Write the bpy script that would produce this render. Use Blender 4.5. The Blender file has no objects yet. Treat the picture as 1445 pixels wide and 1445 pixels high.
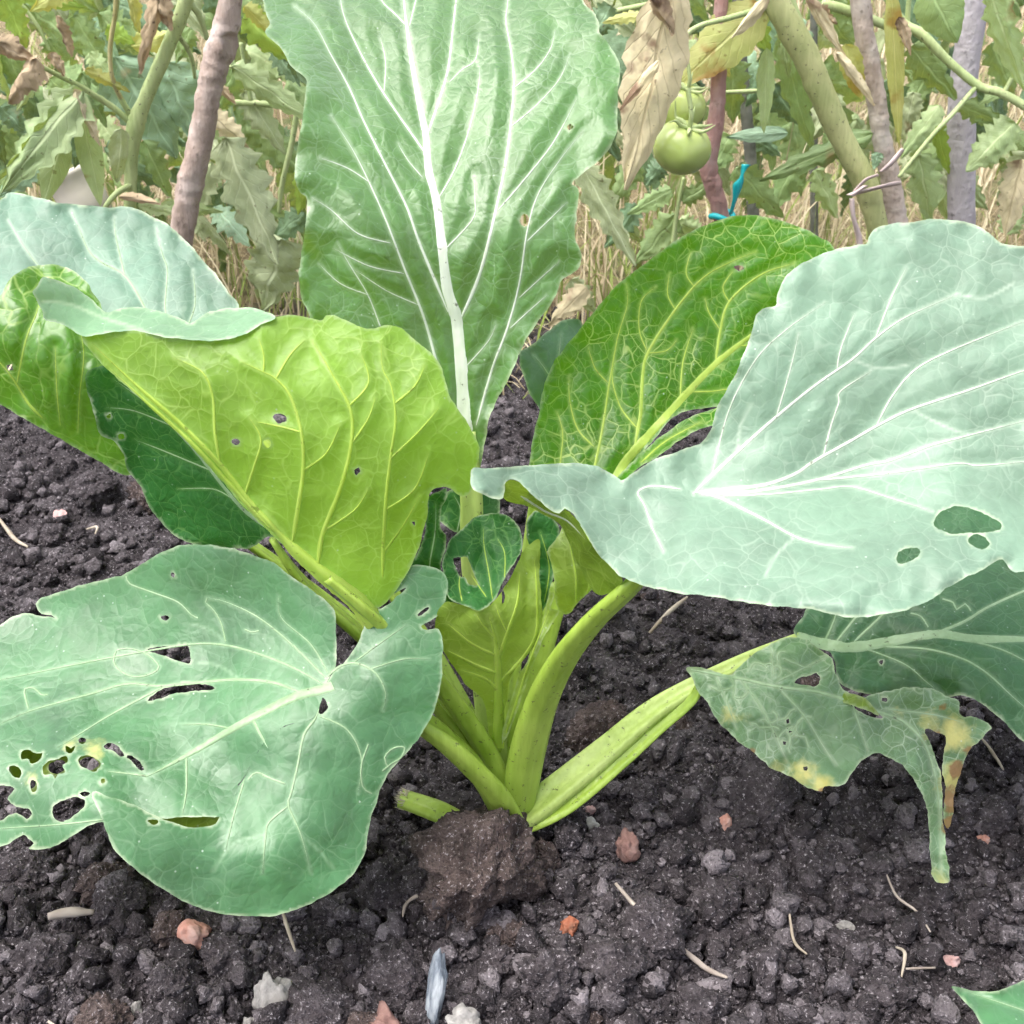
import bpy, bmesh, math, random
import numpy as np
from mathutils import Vector, Matrix, Euler
from mathutils.geometry import delaunay_2d_cdt
from mathutils import noise as mnoise

random.seed(7)
rng = np.random.default_rng(7)
SC = bpy.context.scene
COL = SC.collection
R = math.radians

# ------------------------------------------------------------------ camera
F, C0, PITCH, CAMH = 1549.0, 722.5, R(30), 0.45
cam = bpy.data.cameras.new('camera')
cam.sensor_width = 36.0
cam.lens = 36.0 * F / 1445.0
cam.clip_start, cam.clip_end = 0.02, 400.0
camo = bpy.data.objects.new('camera', cam)
cam.dof.use_dof = True
cam.dof.focus_distance = 0.56
cam.dof.aperture_fstop = 30.0
camo.location = (0, 0, CAMH)
camo.rotation_euler = (R(90) - PITCH, 0, 0)
COL.objects.link(camo)
SC.camera = camo

# ------------------------------------------------------------------ light (bright overcast day)
SUN_EL, SUN_AZ = R(68), R(-110)
world = bpy.data.worlds.new('World')
SC.world = world
world.use_nodes = True
wn, wl = world.node_tree.nodes, world.node_tree.links
sky = wn.new('ShaderNodeTexSky')
sky.sky_type = 'NISHITA'
sky.sun_disc = False
sky.sun_elevation = SUN_EL
sky.sun_rotation = SUN_AZ
sky.air_density, sky.dust_density, sky.ozone_density = 1.0, 4.0, 1.0
hs = wn.new('ShaderNodeHueSaturation')
hs.inputs['Saturation'].default_value = 0.36
bgn = wn['Background']
wl.new(sky.outputs[0], hs.inputs['Color'])
wl.new(hs.outputs[0], bgn.inputs['Color'])
bgn.inputs['Strength'].default_value = 0.125
sun = bpy.data.lights.new('sun', 'SUN')
sun.energy = 1.4
sun.angle = R(50)
sun.color = (1.0, 0.965, 0.90)
suno = bpy.data.objects.new('sun', sun)
suno.rotation_euler = Euler((R(90) - SUN_EL, 0, math.pi - SUN_AZ), 'XYZ')
suno.location = (0, 0, 3)
COL.objects.link(suno)
SC.view_settings.view_transform = 'Standard'
SC.view_settings.look = 'None'
SC.view_settings.exposure = 1.55
SC.view_settings.gamma = 1.0
SC.view_settings.use_curve_mapping = False
SC.render.engine = 'CYCLES'
SC.cycles.max_bounces = 6
SC.cycles.diffuse_bounces = 3
SC.cycles.glossy_bounces = 2
SC.cycles.use_adaptive_sampling = True
SC.cycles.adaptive_threshold = 0.035
SC.cycles.adaptive_min_samples = 12
SC.cycles.use_denoising = True
SC.cycles.transparent_max_bounces = 8

# ------------------------------------------------------------------ helpers
CP, SP = math.cos(PITCH), math.sin(PITCH)

def at(px, py, Y):
    """3D point at forward distance Y on the line of sight of a measured photo point."""
    u, v = (px - C0) / F, (C0 - py) / F
    dy, dz = CP + v * SP, -SP + v * CP
    t = Y / dy
    return np.array((u * t, Y, CAMH + dz * t))

def atv(P, Y):
    u, v = (P[:, 0] - C0) / F, (C0 - P[:, 1]) / F
    dy, dz = CP + v * SP, -SP + v * CP
    t = Y / dy
    return np.stack([u * t, Y, CAMH + dz * t], 1)

def gnd(px, py, z=0.0):
    v = (C0 - py) / F
    dy, dz = CP + v * SP, -SP + v * CP
    Y = (z - CAMH) / dz * dy
    return at(px, py, Y)

_perm = rng.permutation(512)
_perm = np.concatenate([_perm, _perm])
_g2 = rng.normal(size=(512, 2)); _g2 /= np.linalg.norm(_g2, axis=1)[:, None]

def perlin(x, y):
    x, y = np.asarray(x, float), np.asarray(y, float)
    xi, yi = np.floor(x).astype(int), np.floor(y).astype(int)
    xf, yf = x - xi, y - yi
    u, v = xf * xf * xf * (xf * (xf * 6 - 15) + 10), yf * yf * yf * (yf * (yf * 6 - 15) + 10)
    def g(a, b):
        h = _perm[(_perm[(xi + a) & 511] + yi + b) & 511]
        return _g2[h, 0] * (xf - a) + _g2[h, 1] * (yf - b)
    n0 = g(0, 0) * (1 - u) + g(1, 0) * u
    n1 = g(0, 1) * (1 - u) + g(1, 1) * u
    return (n0 * (1 - v) + n1 * v) * 1.5

def fbm(x, y, o=4):
    s, a = 0, 1.0
    for k in range(o):
        s = s + a * perlin(x * 2 ** k + 17.3 * k, y * 2 ** k - 9.1 * k)
        a *= 0.5
    return s

def catmull(pts, step, closed=False):
    P = np.array(pts, float)
    n = len(P)
    out = []
    rngk = range(n) if closed else range(n - 1)
    for i in rngk:
        if closed:
            p0, p1, p2, p3 = P[(i - 1) % n], P[i], P[(i + 1) % n], P[(i + 2) % n]
        else:
            p0, p1, p2, p3 = P[max(i - 1, 0)], P[i], P[i + 1], P[min(i + 2, n - 1)]
        L = np.linalg.norm((p2 - p1)[:2])
        m = max(1, int(round(L / step)))
        for k in range(m):
            t = k / m
            out.append(0.5 * (2 * p1 + (p2 - p0) * t + (2 * p0 - 5 * p1 + 4 * p2 - p3) * t * t + (3 * p1 - p0 - 3 * p2 + p3) * t ** 3))
    if not closed:
        out.append(P[-1])
    return np.array(out)

def inside(P, poly):
    x, y = P[:, 0], P[:, 1]
    c = np.zeros(len(P), bool)
    n = len(poly)
    for i in range(n):
        x1, y1 = poly[i]; x2, y2 = poly[(i + 1) % n]
        if y1 == y2:
            continue
        k = ((y1 > y) != (y2 > y)) & (x < (x2 - x1) * (y - y1) / (y2 - y1) + x1)
        c ^= k
    return c

def segdist(P, poly, closed=False):
    d = np.full(len(P), 1e9)
    n = len(poly)
    for i in range(n if closed else n - 1):
        a, b = poly[i], poly[(i + 1) % n]
        ab = b - a
        t = np.clip(((P - a) @ ab) / max(ab @ ab, 1e-9), 0, 1)
        q = P - (a + t[:, None] * ab)
        d = np.minimum(d, np.hypot(q[:, 0], q[:, 1]))
    return d

class TPS:
    def __init__(s, ctrl, lam=0.02):
        c = np.array(ctrl, float)
        s.X = c[:, :2] / 300.0
        n = len(c)
        K = s.k(s.X, s.X) + lam * np.eye(n)
        Pm = np.hstack([np.ones((n, 1)), s.X])
        A = np.zeros((n + 3, n + 3))
        A[:n, :n] = K; A[:n, n:] = Pm; A[n:, :n] = Pm.T
        s.w = np.linalg.solve(A, np.concatenate([c[:, 2], np.zeros(3)]))
        s.n = n
    def k(s, A, B):
        d = np.linalg.norm(A[:, None, :] - B[None, :, :], axis=2)
        return np.where(d > 1e-9, d * d * np.log(np.maximum(d, 1e-9)), 0)
    def __call__(s, P):
        X = np.asarray(P, float)[:, :2] / 300.0
        return s.k(X, s.X) @ s.w[:s.n] + s.w[s.n] + X @ s.w[s.n + 1:]

def link(o, parent=None):
    COL.objects.link(o)
    if parent is not None:
        o.parent = parent
        if parent.type == 'EMPTY':
            o.matrix_parent_inverse = Matrix.Translation(-Vector(parent.location))
    return o

def mesh_obj(name, V, Fc, mat, parent=None, smooth=True, attrs=None, uvs=None):
    me = bpy.data.meshes.new(name)
    V = np.asarray(V, np.float32)
    me.from_pydata(V.tolist(), [], [tuple(f) for f in Fc])
    for m in (mat if isinstance(mat, (list, tuple)) else [mat]):
        me.materials.append(m)
    if smooth:
        me.polygons.foreach_set('use_smooth', np.ones(len(me.polygons), bool))
    for k, a in (attrs or {}).items():
        at_ = me.attributes.new(k, 'FLOAT', 'POINT')
        at_.data.foreach_set('value', np.asarray(a, np.float32))
    if uvs is not None:
        ul = me.uv_layers.new(name='UVMap')
        li = np.empty(len(me.loops), np.int32)
        me.loops.foreach_get('vertex_index', li)
        ul.data.foreach_set('uv', np.asarray(uvs, np.float32)[li].ravel())
    me.update()
    return link(bpy.data.objects.new(name, me), parent)

def fast_mesh(name, V, T, mat, attrs=None):
    """triangle soup from numpy arrays"""
    me = bpy.data.meshes.new(name)
    nV, nT = len(V), len(T)
    me.vertices.add(nV); me.loops.add(nT * 3); me.polygons.add(nT)
    me.vertices.foreach_set('co', np.asarray(V, np.float32).ravel())
    me.loops.foreach_set('vertex_index', np.asarray(T, np.int32).ravel())
    me.polygons.foreach_set('loop_start', np.arange(0, nT * 3, 3, dtype=np.int32))
    me.polygons.foreach_set('use_smooth', np.ones(nT, bool))
    me.materials.append(mat)
    for k, a in (attrs or {}).items():
        at_ = me.attributes.new(k, 'FLOAT', 'POINT')
        at_.data.foreach_set('value', np.asarray(a, np.float32))
    me.update(calc_edges=True)
    me.validate()
    return me

def empty(name, loc):
    o = bpy.data.objects.new(name, None)
    o.location = tuple(float(a) for a in loc)
    o.empty_display_size = 0.03
    COL.objects.link(o)
    return o

def tag(o, label=None, cat=None, group=None, kind=None):
    if label: o['label'] = label
    if cat: o['category'] = cat
    if group: o['group'] = group
    if kind: o['kind'] = kind
    return o

# ------------------------------------------------------------------ materials
class NT:
    def __init__(s, name):
        s.m = bpy.data.materials.new(name); s.m.use_nodes = True
        s.t = s.m.node_tree; s.t.nodes.clear()
        s.out = s.t.nodes.new('ShaderNodeOutputMaterial')
    def n(s, typ, **kw):
        nd = s.t.nodes.new(typ)
        for k, v in kw.items():
            if k.startswith('i_'):
                nd.inputs[k[2:].replace('_', ' ')].default_value = v
            else:
                setattr(nd, k, v)
        return nd
    def l(s, a, b): s.t.links.new(a, b)
    def put(s, v, sock):
        if isinstance(v, bpy.types.NodeSocket): s.l(v, sock)
        elif v is not None:
            if isinstance(v, (tuple, list)) and len(v) == 3 and sock.type == 'RGBA': v = (*v, 1)
            sock.default_value = v
    def math(s, op, a, b=None, c=None, clamp=False):
        nd = s.n('ShaderNodeMath', operation=op); nd.use_clamp = clamp
        for i, v in enumerate((a, b, c)): s.put(v, nd.inputs[i])
        return nd.outputs[0]
    def mix(s, f, a, b, mode='MIX'):
        nd = s.n('ShaderNodeMix'); nd.data_type = 'RGBA'; nd.blend_type = mode
        s.put(f, nd.inputs[0]); s.put(a, nd.inputs[6]); s.put(b, nd.inputs[7])
        return nd.outputs[2]
    def ramp(s, f, x0, x1, y0=0.0, y1=1.0):
        nd = s.n('ShaderNodeMapRange'); nd.clamp = True
        s.put(f, nd.inputs[0])
        for i, v in enumerate((x0, x1, y0, y1)): nd.inputs[i + 1].default_value = v
        return nd.outputs[0]
    def attr(s, name):
        return s.n('ShaderNodeAttribute', attribute_name=name).outputs['Fac']
    def coord(s, which='Object'):
        return s.n('ShaderNodeTexCoord').outputs[which]
    def noise(s, vec, scale, detail=3, rough=0.55, out=0):
        nd = s.n('ShaderNodeTexNoise'); nd.inputs['Scale'].default_value = scale
        nd.inputs['Detail'].default_value = detail; nd.inputs['Roughness'].default_value = rough
        if vec is not None: s.l(vec, nd.inputs['Vector'])
        return nd.outputs[out]
    def bump(s, h, strength, dist, normal=None):
        nd = s.n('ShaderNodeBump'); nd.inputs['Strength'].default_value = strength
        nd.inputs['Distance'].default_value = dist
        s.put(h, nd.inputs['Height'])
        if normal is not None: s.l(normal, nd.inputs['Normal'])
        return nd.outputs[0]
    def principled(s, col, rough=0.5, spec=0.5, normal=None, **kw):
        p = s.n('ShaderNodeBsdfPrincipled')
        s.put(col, p.inputs['Base Color']); s.put(rough, p.inputs['Roughness'])
        s.put(spec, p.inputs['Specular IOR Level'])
        if normal is not None: s.l(normal, p.inputs['Normal'])
        for k, v in kw.items(): s.put(v, p.inputs[k.replace('_', ' ')])
        return p.outputs[0]
    def done(s, sh):
        s.l(sh, s.out.inputs['Surface']); return s.m

def warp(t, co, scale, amt):
    nv = t.noise(co, scale, 2, 0.5, out=1)
    sub = t.n('ShaderNodeVectorMath', operation='SUBTRACT'); t.l(nv, sub.inputs[0]); sub.inputs[1].default_value = (.5, .5, .5)
    sc = t.n('ShaderNodeVectorMath', operation='SCALE'); t.l(sub.outputs[0], sc.inputs[0]); sc.inputs['Scale'].default_value = amt
    ad = t.n('ShaderNodeVectorMath', operation='ADD'); t.l(co, ad.inputs[0]); t.l(sc.outputs[0], ad.inputs[1])
    return ad.outputs[0]

def leaf_mat(name, front, back, vein, trans, tfac=0.35, rough=0.42, spec=0.5, net=0.5, cell=75.0, bumpk=0.6, flip=1.0, sheen=0.0, mott_k=1.0):
    """two sided leaf: front is the face the mesh normals point to"""
    t = NT(name)
    co = t.coord()
    w = warp(t, co, 60, 0.008)
    def vor(scale):
        nd = t.n('ShaderNodeTexVoronoi', feature='DISTANCE_TO_EDGE'); nd.inputs['Scale'].default_value = scale
        t.l(w, nd.inputs['Vector']); return nd.outputs['Distance']
    v1, v2 = vor(cell), vor(cell * 2.3)
    n1 = t.ramp(v1, 0.008, 0.04, 1, 0)
    n2 = t.ramp(v2, 0.0, 0.06, 0.5, 0)
    fade = t.ramp(t.noise(co, 22, 2), 0.38, 0.62, 0.25, 1.0)
    netm = t.math('MULTIPLY', t.math('MULTIPLY', t.math('MAXIMUM', n1, n2), fade), net)
    mott = t.noise(co, 18, 4)
    fine = t.noise(co, 160, 3)
    bright = t.math('ADD', t.ramp(mott, 0.3, 0.7, 1 - 0.26 * mott_k, 1 + 0.24 * mott_k), t.ramp(fine, 0.3, 0.7, -0.09, 0.09))
    bf = t.n('ShaderNodeNewGeometry').outputs['Backfacing']
    base = t.mix(bf, front, back)
    mul = t.n('ShaderNodeVectorMath', operation='SCALE'); t.l(base, mul.inputs[0]); t.l(bright, mul.inputs['Scale'])
    base = mul.outputs[0]
    vm = t.math('MAXIMUM', t.attr('vein'), netm)
    base = t.mix(vm, base, vein)
    base = t.mix(t.math('MULTIPLY', t.attr('edge'), t.ramp(t.noise(co, 130, 2), 0.35, 0.6, 0.10, 0.6)), base, (0.55, 0.62, 0.42))
    yel = t.attr('yel')
    yn = t.ramp(t.math('ADD', yel, t.math('MULTIPLY', t.math('SUBTRACT', t.noise(co, 70, 4, 0.65), 0.5), 1.5)), 0.25, 0.7)
    yn = t.math('MULTIPLY', yn, t.ramp(yel, 0.02, 0.15))
    base = t.mix(yn, base, (0.52, 0.50, 0.16))
    ba = t.attr('brown')
    br = t.math('MULTIPLY', t.ramp(t.math('ADD', ba, t.math('MULTIPLY', t.math('SUBTRACT', t.noise(co, 110, 4, 0.65), 0.5), 1.6)), 0.35, 0.55), t.ramp(ba, 0.03, 0.2))
    base = t.mix(br, base, (0.24, 0.13, 0.055))
    # pale specks of dust and bloom
    sp = t.n('ShaderNodeTexVoronoi', feature='F1'); sp.inputs['Scale'].default_value = 190; t.l(co, sp.inputs['Vector'])
    spm = t.math('MULTIPLY', t.ramp(sp.outputs['Distance'], 0.05, 0.11, 1, 0), t.ramp(t.noise(co, 40, 2), 0.48, 0.62, 0, 0.6))
    base = t.mix(spm, base, (0.6, 0.66, 0.56))
    h = t.math('ADD', t.math('MULTIPLY', t.ramp(v1, 0, 0.35), 1.0 * flip), t.math('MULTIPLY', t.ramp(v2, 0, 0.3), 0.35 * flip))
    nrm = t.bump(h, bumpk * 0.42, 0.0011)
    rg = t.ramp(t.noise(co, 35, 3), 0.3, 0.7, rough - 0.07, rough + 0.1)
    p = t.principled(base, rg, spec, nrm, Sheen_Weight=sheen, Sheen_Roughness=0.45, Sheen_Tint=(0.93, 0.98, 1.0))
    tl = t.n('ShaderNodeBsdfTranslucent')
    tcol = t.mix(vm, trans, tuple(min(1, c * 1.35 + .08) for c in trans))
    tcol = t.mix(yn, tcol, (0.7, 0.55, 0.08))
    t.l(tcol, tl.inputs['Color']); t.l(nrm, tl.inputs['Normal'])
    ms = t.n('ShaderNodeMixShader'); ms.inputs[0].default_value = tfac
    t.l(p, ms.inputs[1]); t.l(tl.outputs[0], ms.inputs[2])
    return t.done(ms.outputs[0])

def stalk_mat(name, c1, c2, rough=0.4, trans=(0.4, 0.55, 0.06), tf=0.15, stripe=300):
    t = NT(name); co = t.coord()
    n = t.noise(co, 30, 3)
    mp = t.n('ShaderNodeMapping'); mp.inputs['Scale'].default_value = (stripe, stripe, 18); t.l(co, mp.inputs['Vector'])
    st = t.noise(mp.outputs[0], 1.0, 2)
    col = t.mix(t.ramp(n, 0.35, 0.65), c1, c2)
    col = t.mix(t.ramp(st, 0.4, 0.7, 0, 0.25), col, tuple(min(1, c * 1.6 + .03) for c in c2))
    dn = t.noise(co, 260, 3, 0.7)
    col = t.mix(t.ramp(dn, 0.63, 0.68, 0, 0.8), col, (0.05, 0.042, 0.03))
    p = t.principled(col, rough, 0.5, t.bump(st, 0.5, 0.0012))
    tl = t.n('ShaderNodeBsdfTranslucent'); tl.inputs['Color'].default_value = (*trans, 1)
    ms = t.n('ShaderNodeMixShader'); ms.inputs[0].default_value = tf
    t.l(p, ms.inputs[1]); t.l(tl.outputs[0], ms.inputs[2])
    return t.done(ms.outputs[0])

def wood_mat(name, c1, c2, c3):
    t = NT(name); co = t.coord()
    mp = t.n('ShaderNodeMapping'); mp.inputs['Scale'].default_value = (90, 90, 14); t.l(co, mp.inputs['Vector'])
    a = t.noise(mp.outputs[0], 1.0, 5, 0.65); b = t.noise(co, 28, 4); c = t.noise(co, 130, 3)
    col = t.mix(t.ramp(a, 0.3, 0.7), c1, c2)
    col = t.mix(t.ramp(b, 0.5, 0.72), col, c3)
    col = t.mix(t.ramp(c, 0.6, 0.72, 0, 0.6), col, tuple(x * 0.35 for x in c1))
    h = t.math('ADD', a, t.math('MULTIPLY', c, 0.5))
    return t.done(t.principled(col, 0.8, 0.2, t.bump(h, 0.8, 0.004)))

def soil_mat(name, dark, mid, light, far=False):
    t = NT(name); co = t.n('ShaderNodeNewGeometry').outputs['Position']
    n1 = t.noise(co, 60, 4, 0.7); n3 = t.noise(co, 520, 2, 0.7)
    tone = t.attr('tone')
    col = t.mix(t.ramp(n1, 0.3, 0.7), dark, mid)
    col = t.mix(t.ramp(t.math('ADD', tone, t.math('MULTIPLY', n3, 0.5)), 0.55, 1.3), col, light)
    col = t.mix(t.ramp(n3, 0.60, 0.70, 0, 0.55), col, (0.46, 0.42, 0.45))  # pale grains, with moist glints painted into the soil colour
    col = t.mix(t.ramp(n3, 0.42, 0.34, 0, 0.6), col, (0.014, 0.011, 0.012))
    if far:
        sep = t.n('ShaderNodeSeparateXYZ'); t.l(co, sep.inputs[0])
        yy = t.math('ADD', sep.outputs[1], t.math('MULTIPLY', t.noise(co, 5, 3), 0.5))
        straw = t.mix(t.ramp(t.noise(co, 70, 4), 0.35, 0.65), (0.10, 0.07, 0.035), (0.30, 0.24, 0.13))
        straw = t.mix(t.ramp(t.noise(co, 4, 3), 0.5, 0.65), straw, (0.10, 0.12, 0.04))
        col = t.mix(t.ramp(yy, 1.40, 1.65), col, straw)
    return t.done(t.principled(col, 0.85, 0.3, t.bump(t.math('ADD', n3, t.math('MULTIPLY', n1, 2.0)), 0.9, 0.0032)))

def stone_mat(name, c1, c2, c3, scale=120, rough=0.8):
    t = NT(name); co = t.coord()
    a = t.noise(co, scale, 5, 0.65); b = t.noise(co, scale * 0.35, 3)
    col = t.mix(t.ramp(a, 0.32, 0.66), c1, c2)
    col = t.mix(t.ramp(b, 0.5, 0.7), col, c3)
    return t.done(t.principled(col, rough, 0.3, t.bump(a, 0.8, 0.003)))

# linear albedos
UP_PALE = (0.140, 0.235, 0.160)
UP_DEEP = (0.040, 0.150, 0.030)
UNDER = (0.235, 0.36, 0.075)
VEINW = (0.50, 0.60, 0.45)
VEINY = (0.42, 0.55, 0.16)
TR = (0.36, 0.56, 0.03)
M = {}
M['pale'] = leaf_mat('leaf_waxy', (0.148, 0.240, 0.170), UNDER, (0.46, 0.54, 0.44), TR, 0.12, 0.50, 0.6, 0.22, 95, 0.5, sheen=0.18, mott_k=0.9)
M['blue'] = leaf_mat('leaf_blue', (0.110, 0.215, 0.150), UNDER, (0.45, 0.54, 0.44), TR, 0.12, 0.50, 0.6, 0.20, 85, 0.5, sheen=0.20)
M['tall'] = leaf_mat('leaf_tall', (0.052, 0.165, 0.026), UNDER, (0.42, 0.52, 0.38), TR, 0.24, 0.42, 0.85, 0.24, 100, 0.6, sheen=0.70, mott_k=0.9)
M['bright'] = leaf_mat('leaf_bright', (0.045, 0.190, 0.010), UNDER, (0.55, 0.66, 0.20), (0.26, 0.60, 0.006), 0.44, 0.40, 0.5, 0.7, 95, 1.0)
M['glossy'] = leaf_mat('leaf_glossy', (0.075, 0.215, 0.020), UNDER, VEINY, (0.24, 0.48, 0.012), 0.35, 0.25, 0.6, 0.6, 60, 1.2)
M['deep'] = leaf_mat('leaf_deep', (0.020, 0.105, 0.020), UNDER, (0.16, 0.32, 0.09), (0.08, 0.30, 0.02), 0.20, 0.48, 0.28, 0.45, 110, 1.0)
M['mid'] = leaf_mat('leaf_mid', (0.048, 0.160, 0.056), UNDER, (0.26, 0.40, 0.24), TR, 0.13, 0.44, 0.75, 0.22, 95, 0.5, sheen=0.22, mott_k=1.3)
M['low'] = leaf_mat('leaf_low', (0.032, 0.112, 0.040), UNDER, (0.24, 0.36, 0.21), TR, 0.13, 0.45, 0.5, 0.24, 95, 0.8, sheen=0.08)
M['under'] = leaf_mat('leaf_under', (0.24, 0.42, 0.055), UP_PALE, (0.54, 0.68, 0.20), (0.40, 0.68, 0.025), 0.48, 0.40, 0.5, 0.45, 90, 0.6, -1, mott_k=1.0)
M['rim'] = leaf_mat('leaf_rim', (0.150, 0.285, 0.150), UNDER, (0.50, 0.60, 0.42), TR, 0.15, 0.48, 0.6, 0.2, 85, 0.5, sheen=0.2)
M['olive'] = leaf_mat('leaf_olive', (0.19, 0.29, 0.040), UP_PALE, (0.40, 0.50, 0.13), (0.32, 0.46, 0.02), 0.34, 0.40, 0.4, 0.4, 110, 0.6, -1)
M['sick'] = leaf_mat('leaf_mined', (0.115, 0.225, 0.105), UNDER, (0.46, 0.54, 0.40), TR, 0.20, 0.45, 0.7, 0.5, 105, 1.0, sheen=0.25)
M['stalk'] = stalk_mat('stalk', (0.27, 0.41, 0.045), (0.38, 0.52, 0.085), rough=0.34)
M['stalk_pale'] = stalk_mat('stalk_pale', (0.34, 0.46, 0.10), (0.44, 0.55, 0.17))
M['rib_white'] = stalk_mat('rib_white', (0.58, 0.66, 0.52), (0.66, 0.72, 0.60), trans=(0.7, 0.78, 0.55), tf=0.25)
M['rib_yellow'] = stalk_mat('rib_yellow', (0.40, 0.54, 0.09), (0.48, 0.60, 0.14), trans=(0.72, 0.88, 0.10), tf=0.5)
M['rib_pale'] = stalk_mat('rib_pale', (0.26, 0.40, 0.21), (0.34, 0.47, 0.28), trans=(0.45, 0.6, 0.3), tf=0.25)
M['cut'] = stone_mat('cut_fibre', (0.55, 0.50, 0.33), (0.70, 0.66, 0.48), (0.78, 0.75, 0.62), 300)
M['soil'] = soil_mat('soil', (0.014, 0.011, 0.013), (0.050, 0.041, 0.046), (0.13, 0.115, 0.125), far=True)
M['crumb'] = soil_mat('soil_crumb', (0.015, 0.012, 0.014), (0.056, 0.046, 0.051), (0.20, 0.175, 0.19))
M['clod'] = soil_mat('soil_clod', (0.017, 0.0135, 0.016), (0.060, 0.049, 0.054), (0.16, 0.14, 0.152))
M['clod_brown'] = soil_mat('soil_clod_brown', (0.026, 0.018, 0.017), (0.082, 0.058, 0.054), (0.20, 0.155, 0.145))

# ------------------------------------------------------------------ ground
def gz(x, y):
    b = 0.010 * fbm(x * 6, y * 6, 3) + 0.0065 * fbm(x * 28, y * 28, 3) + 0.003 * fbm(x * 110, y * 110, 2)
    b = b - 0.020 * np.exp(-(((x - 0.0) / 0.09) ** 2 + ((y - 0.55) / 0.06) ** 2))
    fall = np.clip((y - 1.15) / 0.3, 0, 1)
    b = b * (1 - 0.6 * fall) + 0.03 * fall * fbm(x * 1.5, y * 1.5, 3)
    far = np.clip((np.hypot(x, y) - 5) / 20, 0, 1)
    return b * (1 - far) - 0.008

def axis(lo, hi, s, ext, n):
    a = np.arange(lo, hi, s)
    g = np.geomspace(s, ext, n)
    return np.concatenate([(lo - g)[::-1], a, a[-1] + g])
xs = axis(-0.62, 0.62, 0.0045, 90, 60)
ys = axis(0.22, 1.12, 0.0045, 180, 70)
GX, GY = np.meshgrid(xs, ys)
GV = np.stack([GX.ravel(), GY.ravel(), gz(GX.ravel(), GY.ravel())], 1)
nx, ny = len(xs), len(ys)
ii = (np.arange(ny - 1)[:, None] * nx + np.arange(nx - 1)[None, :]).ravel()
GT = np.concatenate([np.stack([ii, ii + 1, ii + nx + 1], 1), np.stack([ii, ii + nx + 1, ii + nx], 1)])
gme = fast_mesh('soil_ground', GV, GT, M['soil'], {'tone': 0.35 + 0.4 * fbm(GV[:, 0] * 40, GV[:, 1] * 40, 3)})
ground = link(bpy.data.objects.new('soil_ground', gme))
tag(ground, kind='structure')

def ico(sub):
    bm = bmesh.new(); bmesh.ops.create_icosphere(bm, subdivisions=sub, radius=1.0)
    V = np.array([v.co[:] for v in bm.verts]); T = np.array([[v.index for v in f.verts] for f in bm.faces]); bm.free()
    return V, T

def lump(sub, amp, freq, seed, facet=0.0, squash=(1, 1, 0.8)):
    V, T = ico(sub)
    off = Vector((seed * 3.7, seed * 1.3, -seed * 2.1))
    out = []
    fp = [Vector(np.random.default_rng(seed * 31 + k).normal(size=3)).normalized() for k in range(9)]
    fd = np.random.default_rng(seed + 5).uniform(0.62, 0.92, 9)
    for v in V:
        p = Vector(v)
        r = 1 + amp * mnoise.fractal(p * freq + off, 0.9, 2.1, 4)
        q = p * r
        if facet:
            for n_, d_ in zip(fp, fd):
                e = q.dot(n_) - d_
                if e > 0: q -= n_ * e * facet
        out.append(q)
    return np.array([o[:] for o in out]) * np.array(squash), T

def rand_rot(n):
    q = rng.normal(size=(n, 4)); q /= np.linalg.norm(q, axis=1)[:, None]
    w, x, y, z = q.T
    return np.stack([np.stack([1 - 2 * (y * y + z * z), 2 * (x * y - w * z), 2 * (x * z + w * y)], 1),
                     np.stack([2 * (x * y + w * z), 1 - 2 * (x * x + z * z), 2 * (y * z - w * x)], 1),
                     np.stack([2 * (x * z - w * y), 2 * (y * z + w * x), 1 - 2 * (x * x + y * y)], 1)], 1)

def scatter_pos(n, bias=1.6, ymax=1.25):
    y = 0.27 + (ymax - 0.27) * rng.random(n) ** bias
    x = (rng.random(n) * 2 - 1) * (0.58 * np.sqrt(y * y + 0.2) + 0.05)
    return x, y

def crumbs(name, n, rlo, rhi, sub, amp, bias, power, ymax=1.25):
    x, y = scatter_pos(n, bias, ymax)
    r = rlo + (rhi - rlo) * rng.random(n) ** power
    z = gz(x, y) + r * rng.uniform(-0.1, 1.05, n)
    tone = np.clip(rng.normal(0.40, 0.28, n), 0, 1.3)
    Rm = rand_rot(n)
    S = r[:, None] * rng.uniform(0.7, 1.25, (n, 3))
    temps = [lump(sub, amp, 1.9, 40 + k, 0.5, (1, 1, 0.9)) for k in range(10)]
    which = rng.integers(0, 10, n)
    VV, TT, TO, off = [], [], [], 0
    for k in range(10):
        id_ = np.where(which == k)[0]
        V, T = temps[k]
        P = np.einsum('nij,nvj->nvi', Rm[id_], V[None] * S[id_][:, None, :])
        P += np.stack([x[id_], y[id_], z[id_]], 1)[:, None, :]
        m, nv = len(id_), len(V)
        VV.append(P.reshape(-1, 3)); TT.append((T[None] + (off + np.arange(m) * nv)[:, None, None]).reshape(-1, 3))
        TO.append(np.repeat(tone[id_], nv)); off += m * nv
    me = fast_mesh(name, np.concatenate(VV), np.concatenate(TT), M['crumb'], {'tone': np.concatenate(TO)})
    o = link(bpy.data.objects.new(name, me), ground)
    tag(o, kind='stuff')
    return o

crumbs('soil_crumbs', 12500, 0.0014, 0.0074, 2, 0.9, 1.7, 2.4)
crumbs('soil_grains', 60000, 0.0005, 0.0018, 1, 0.45, 1.5, 1.3)

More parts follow.
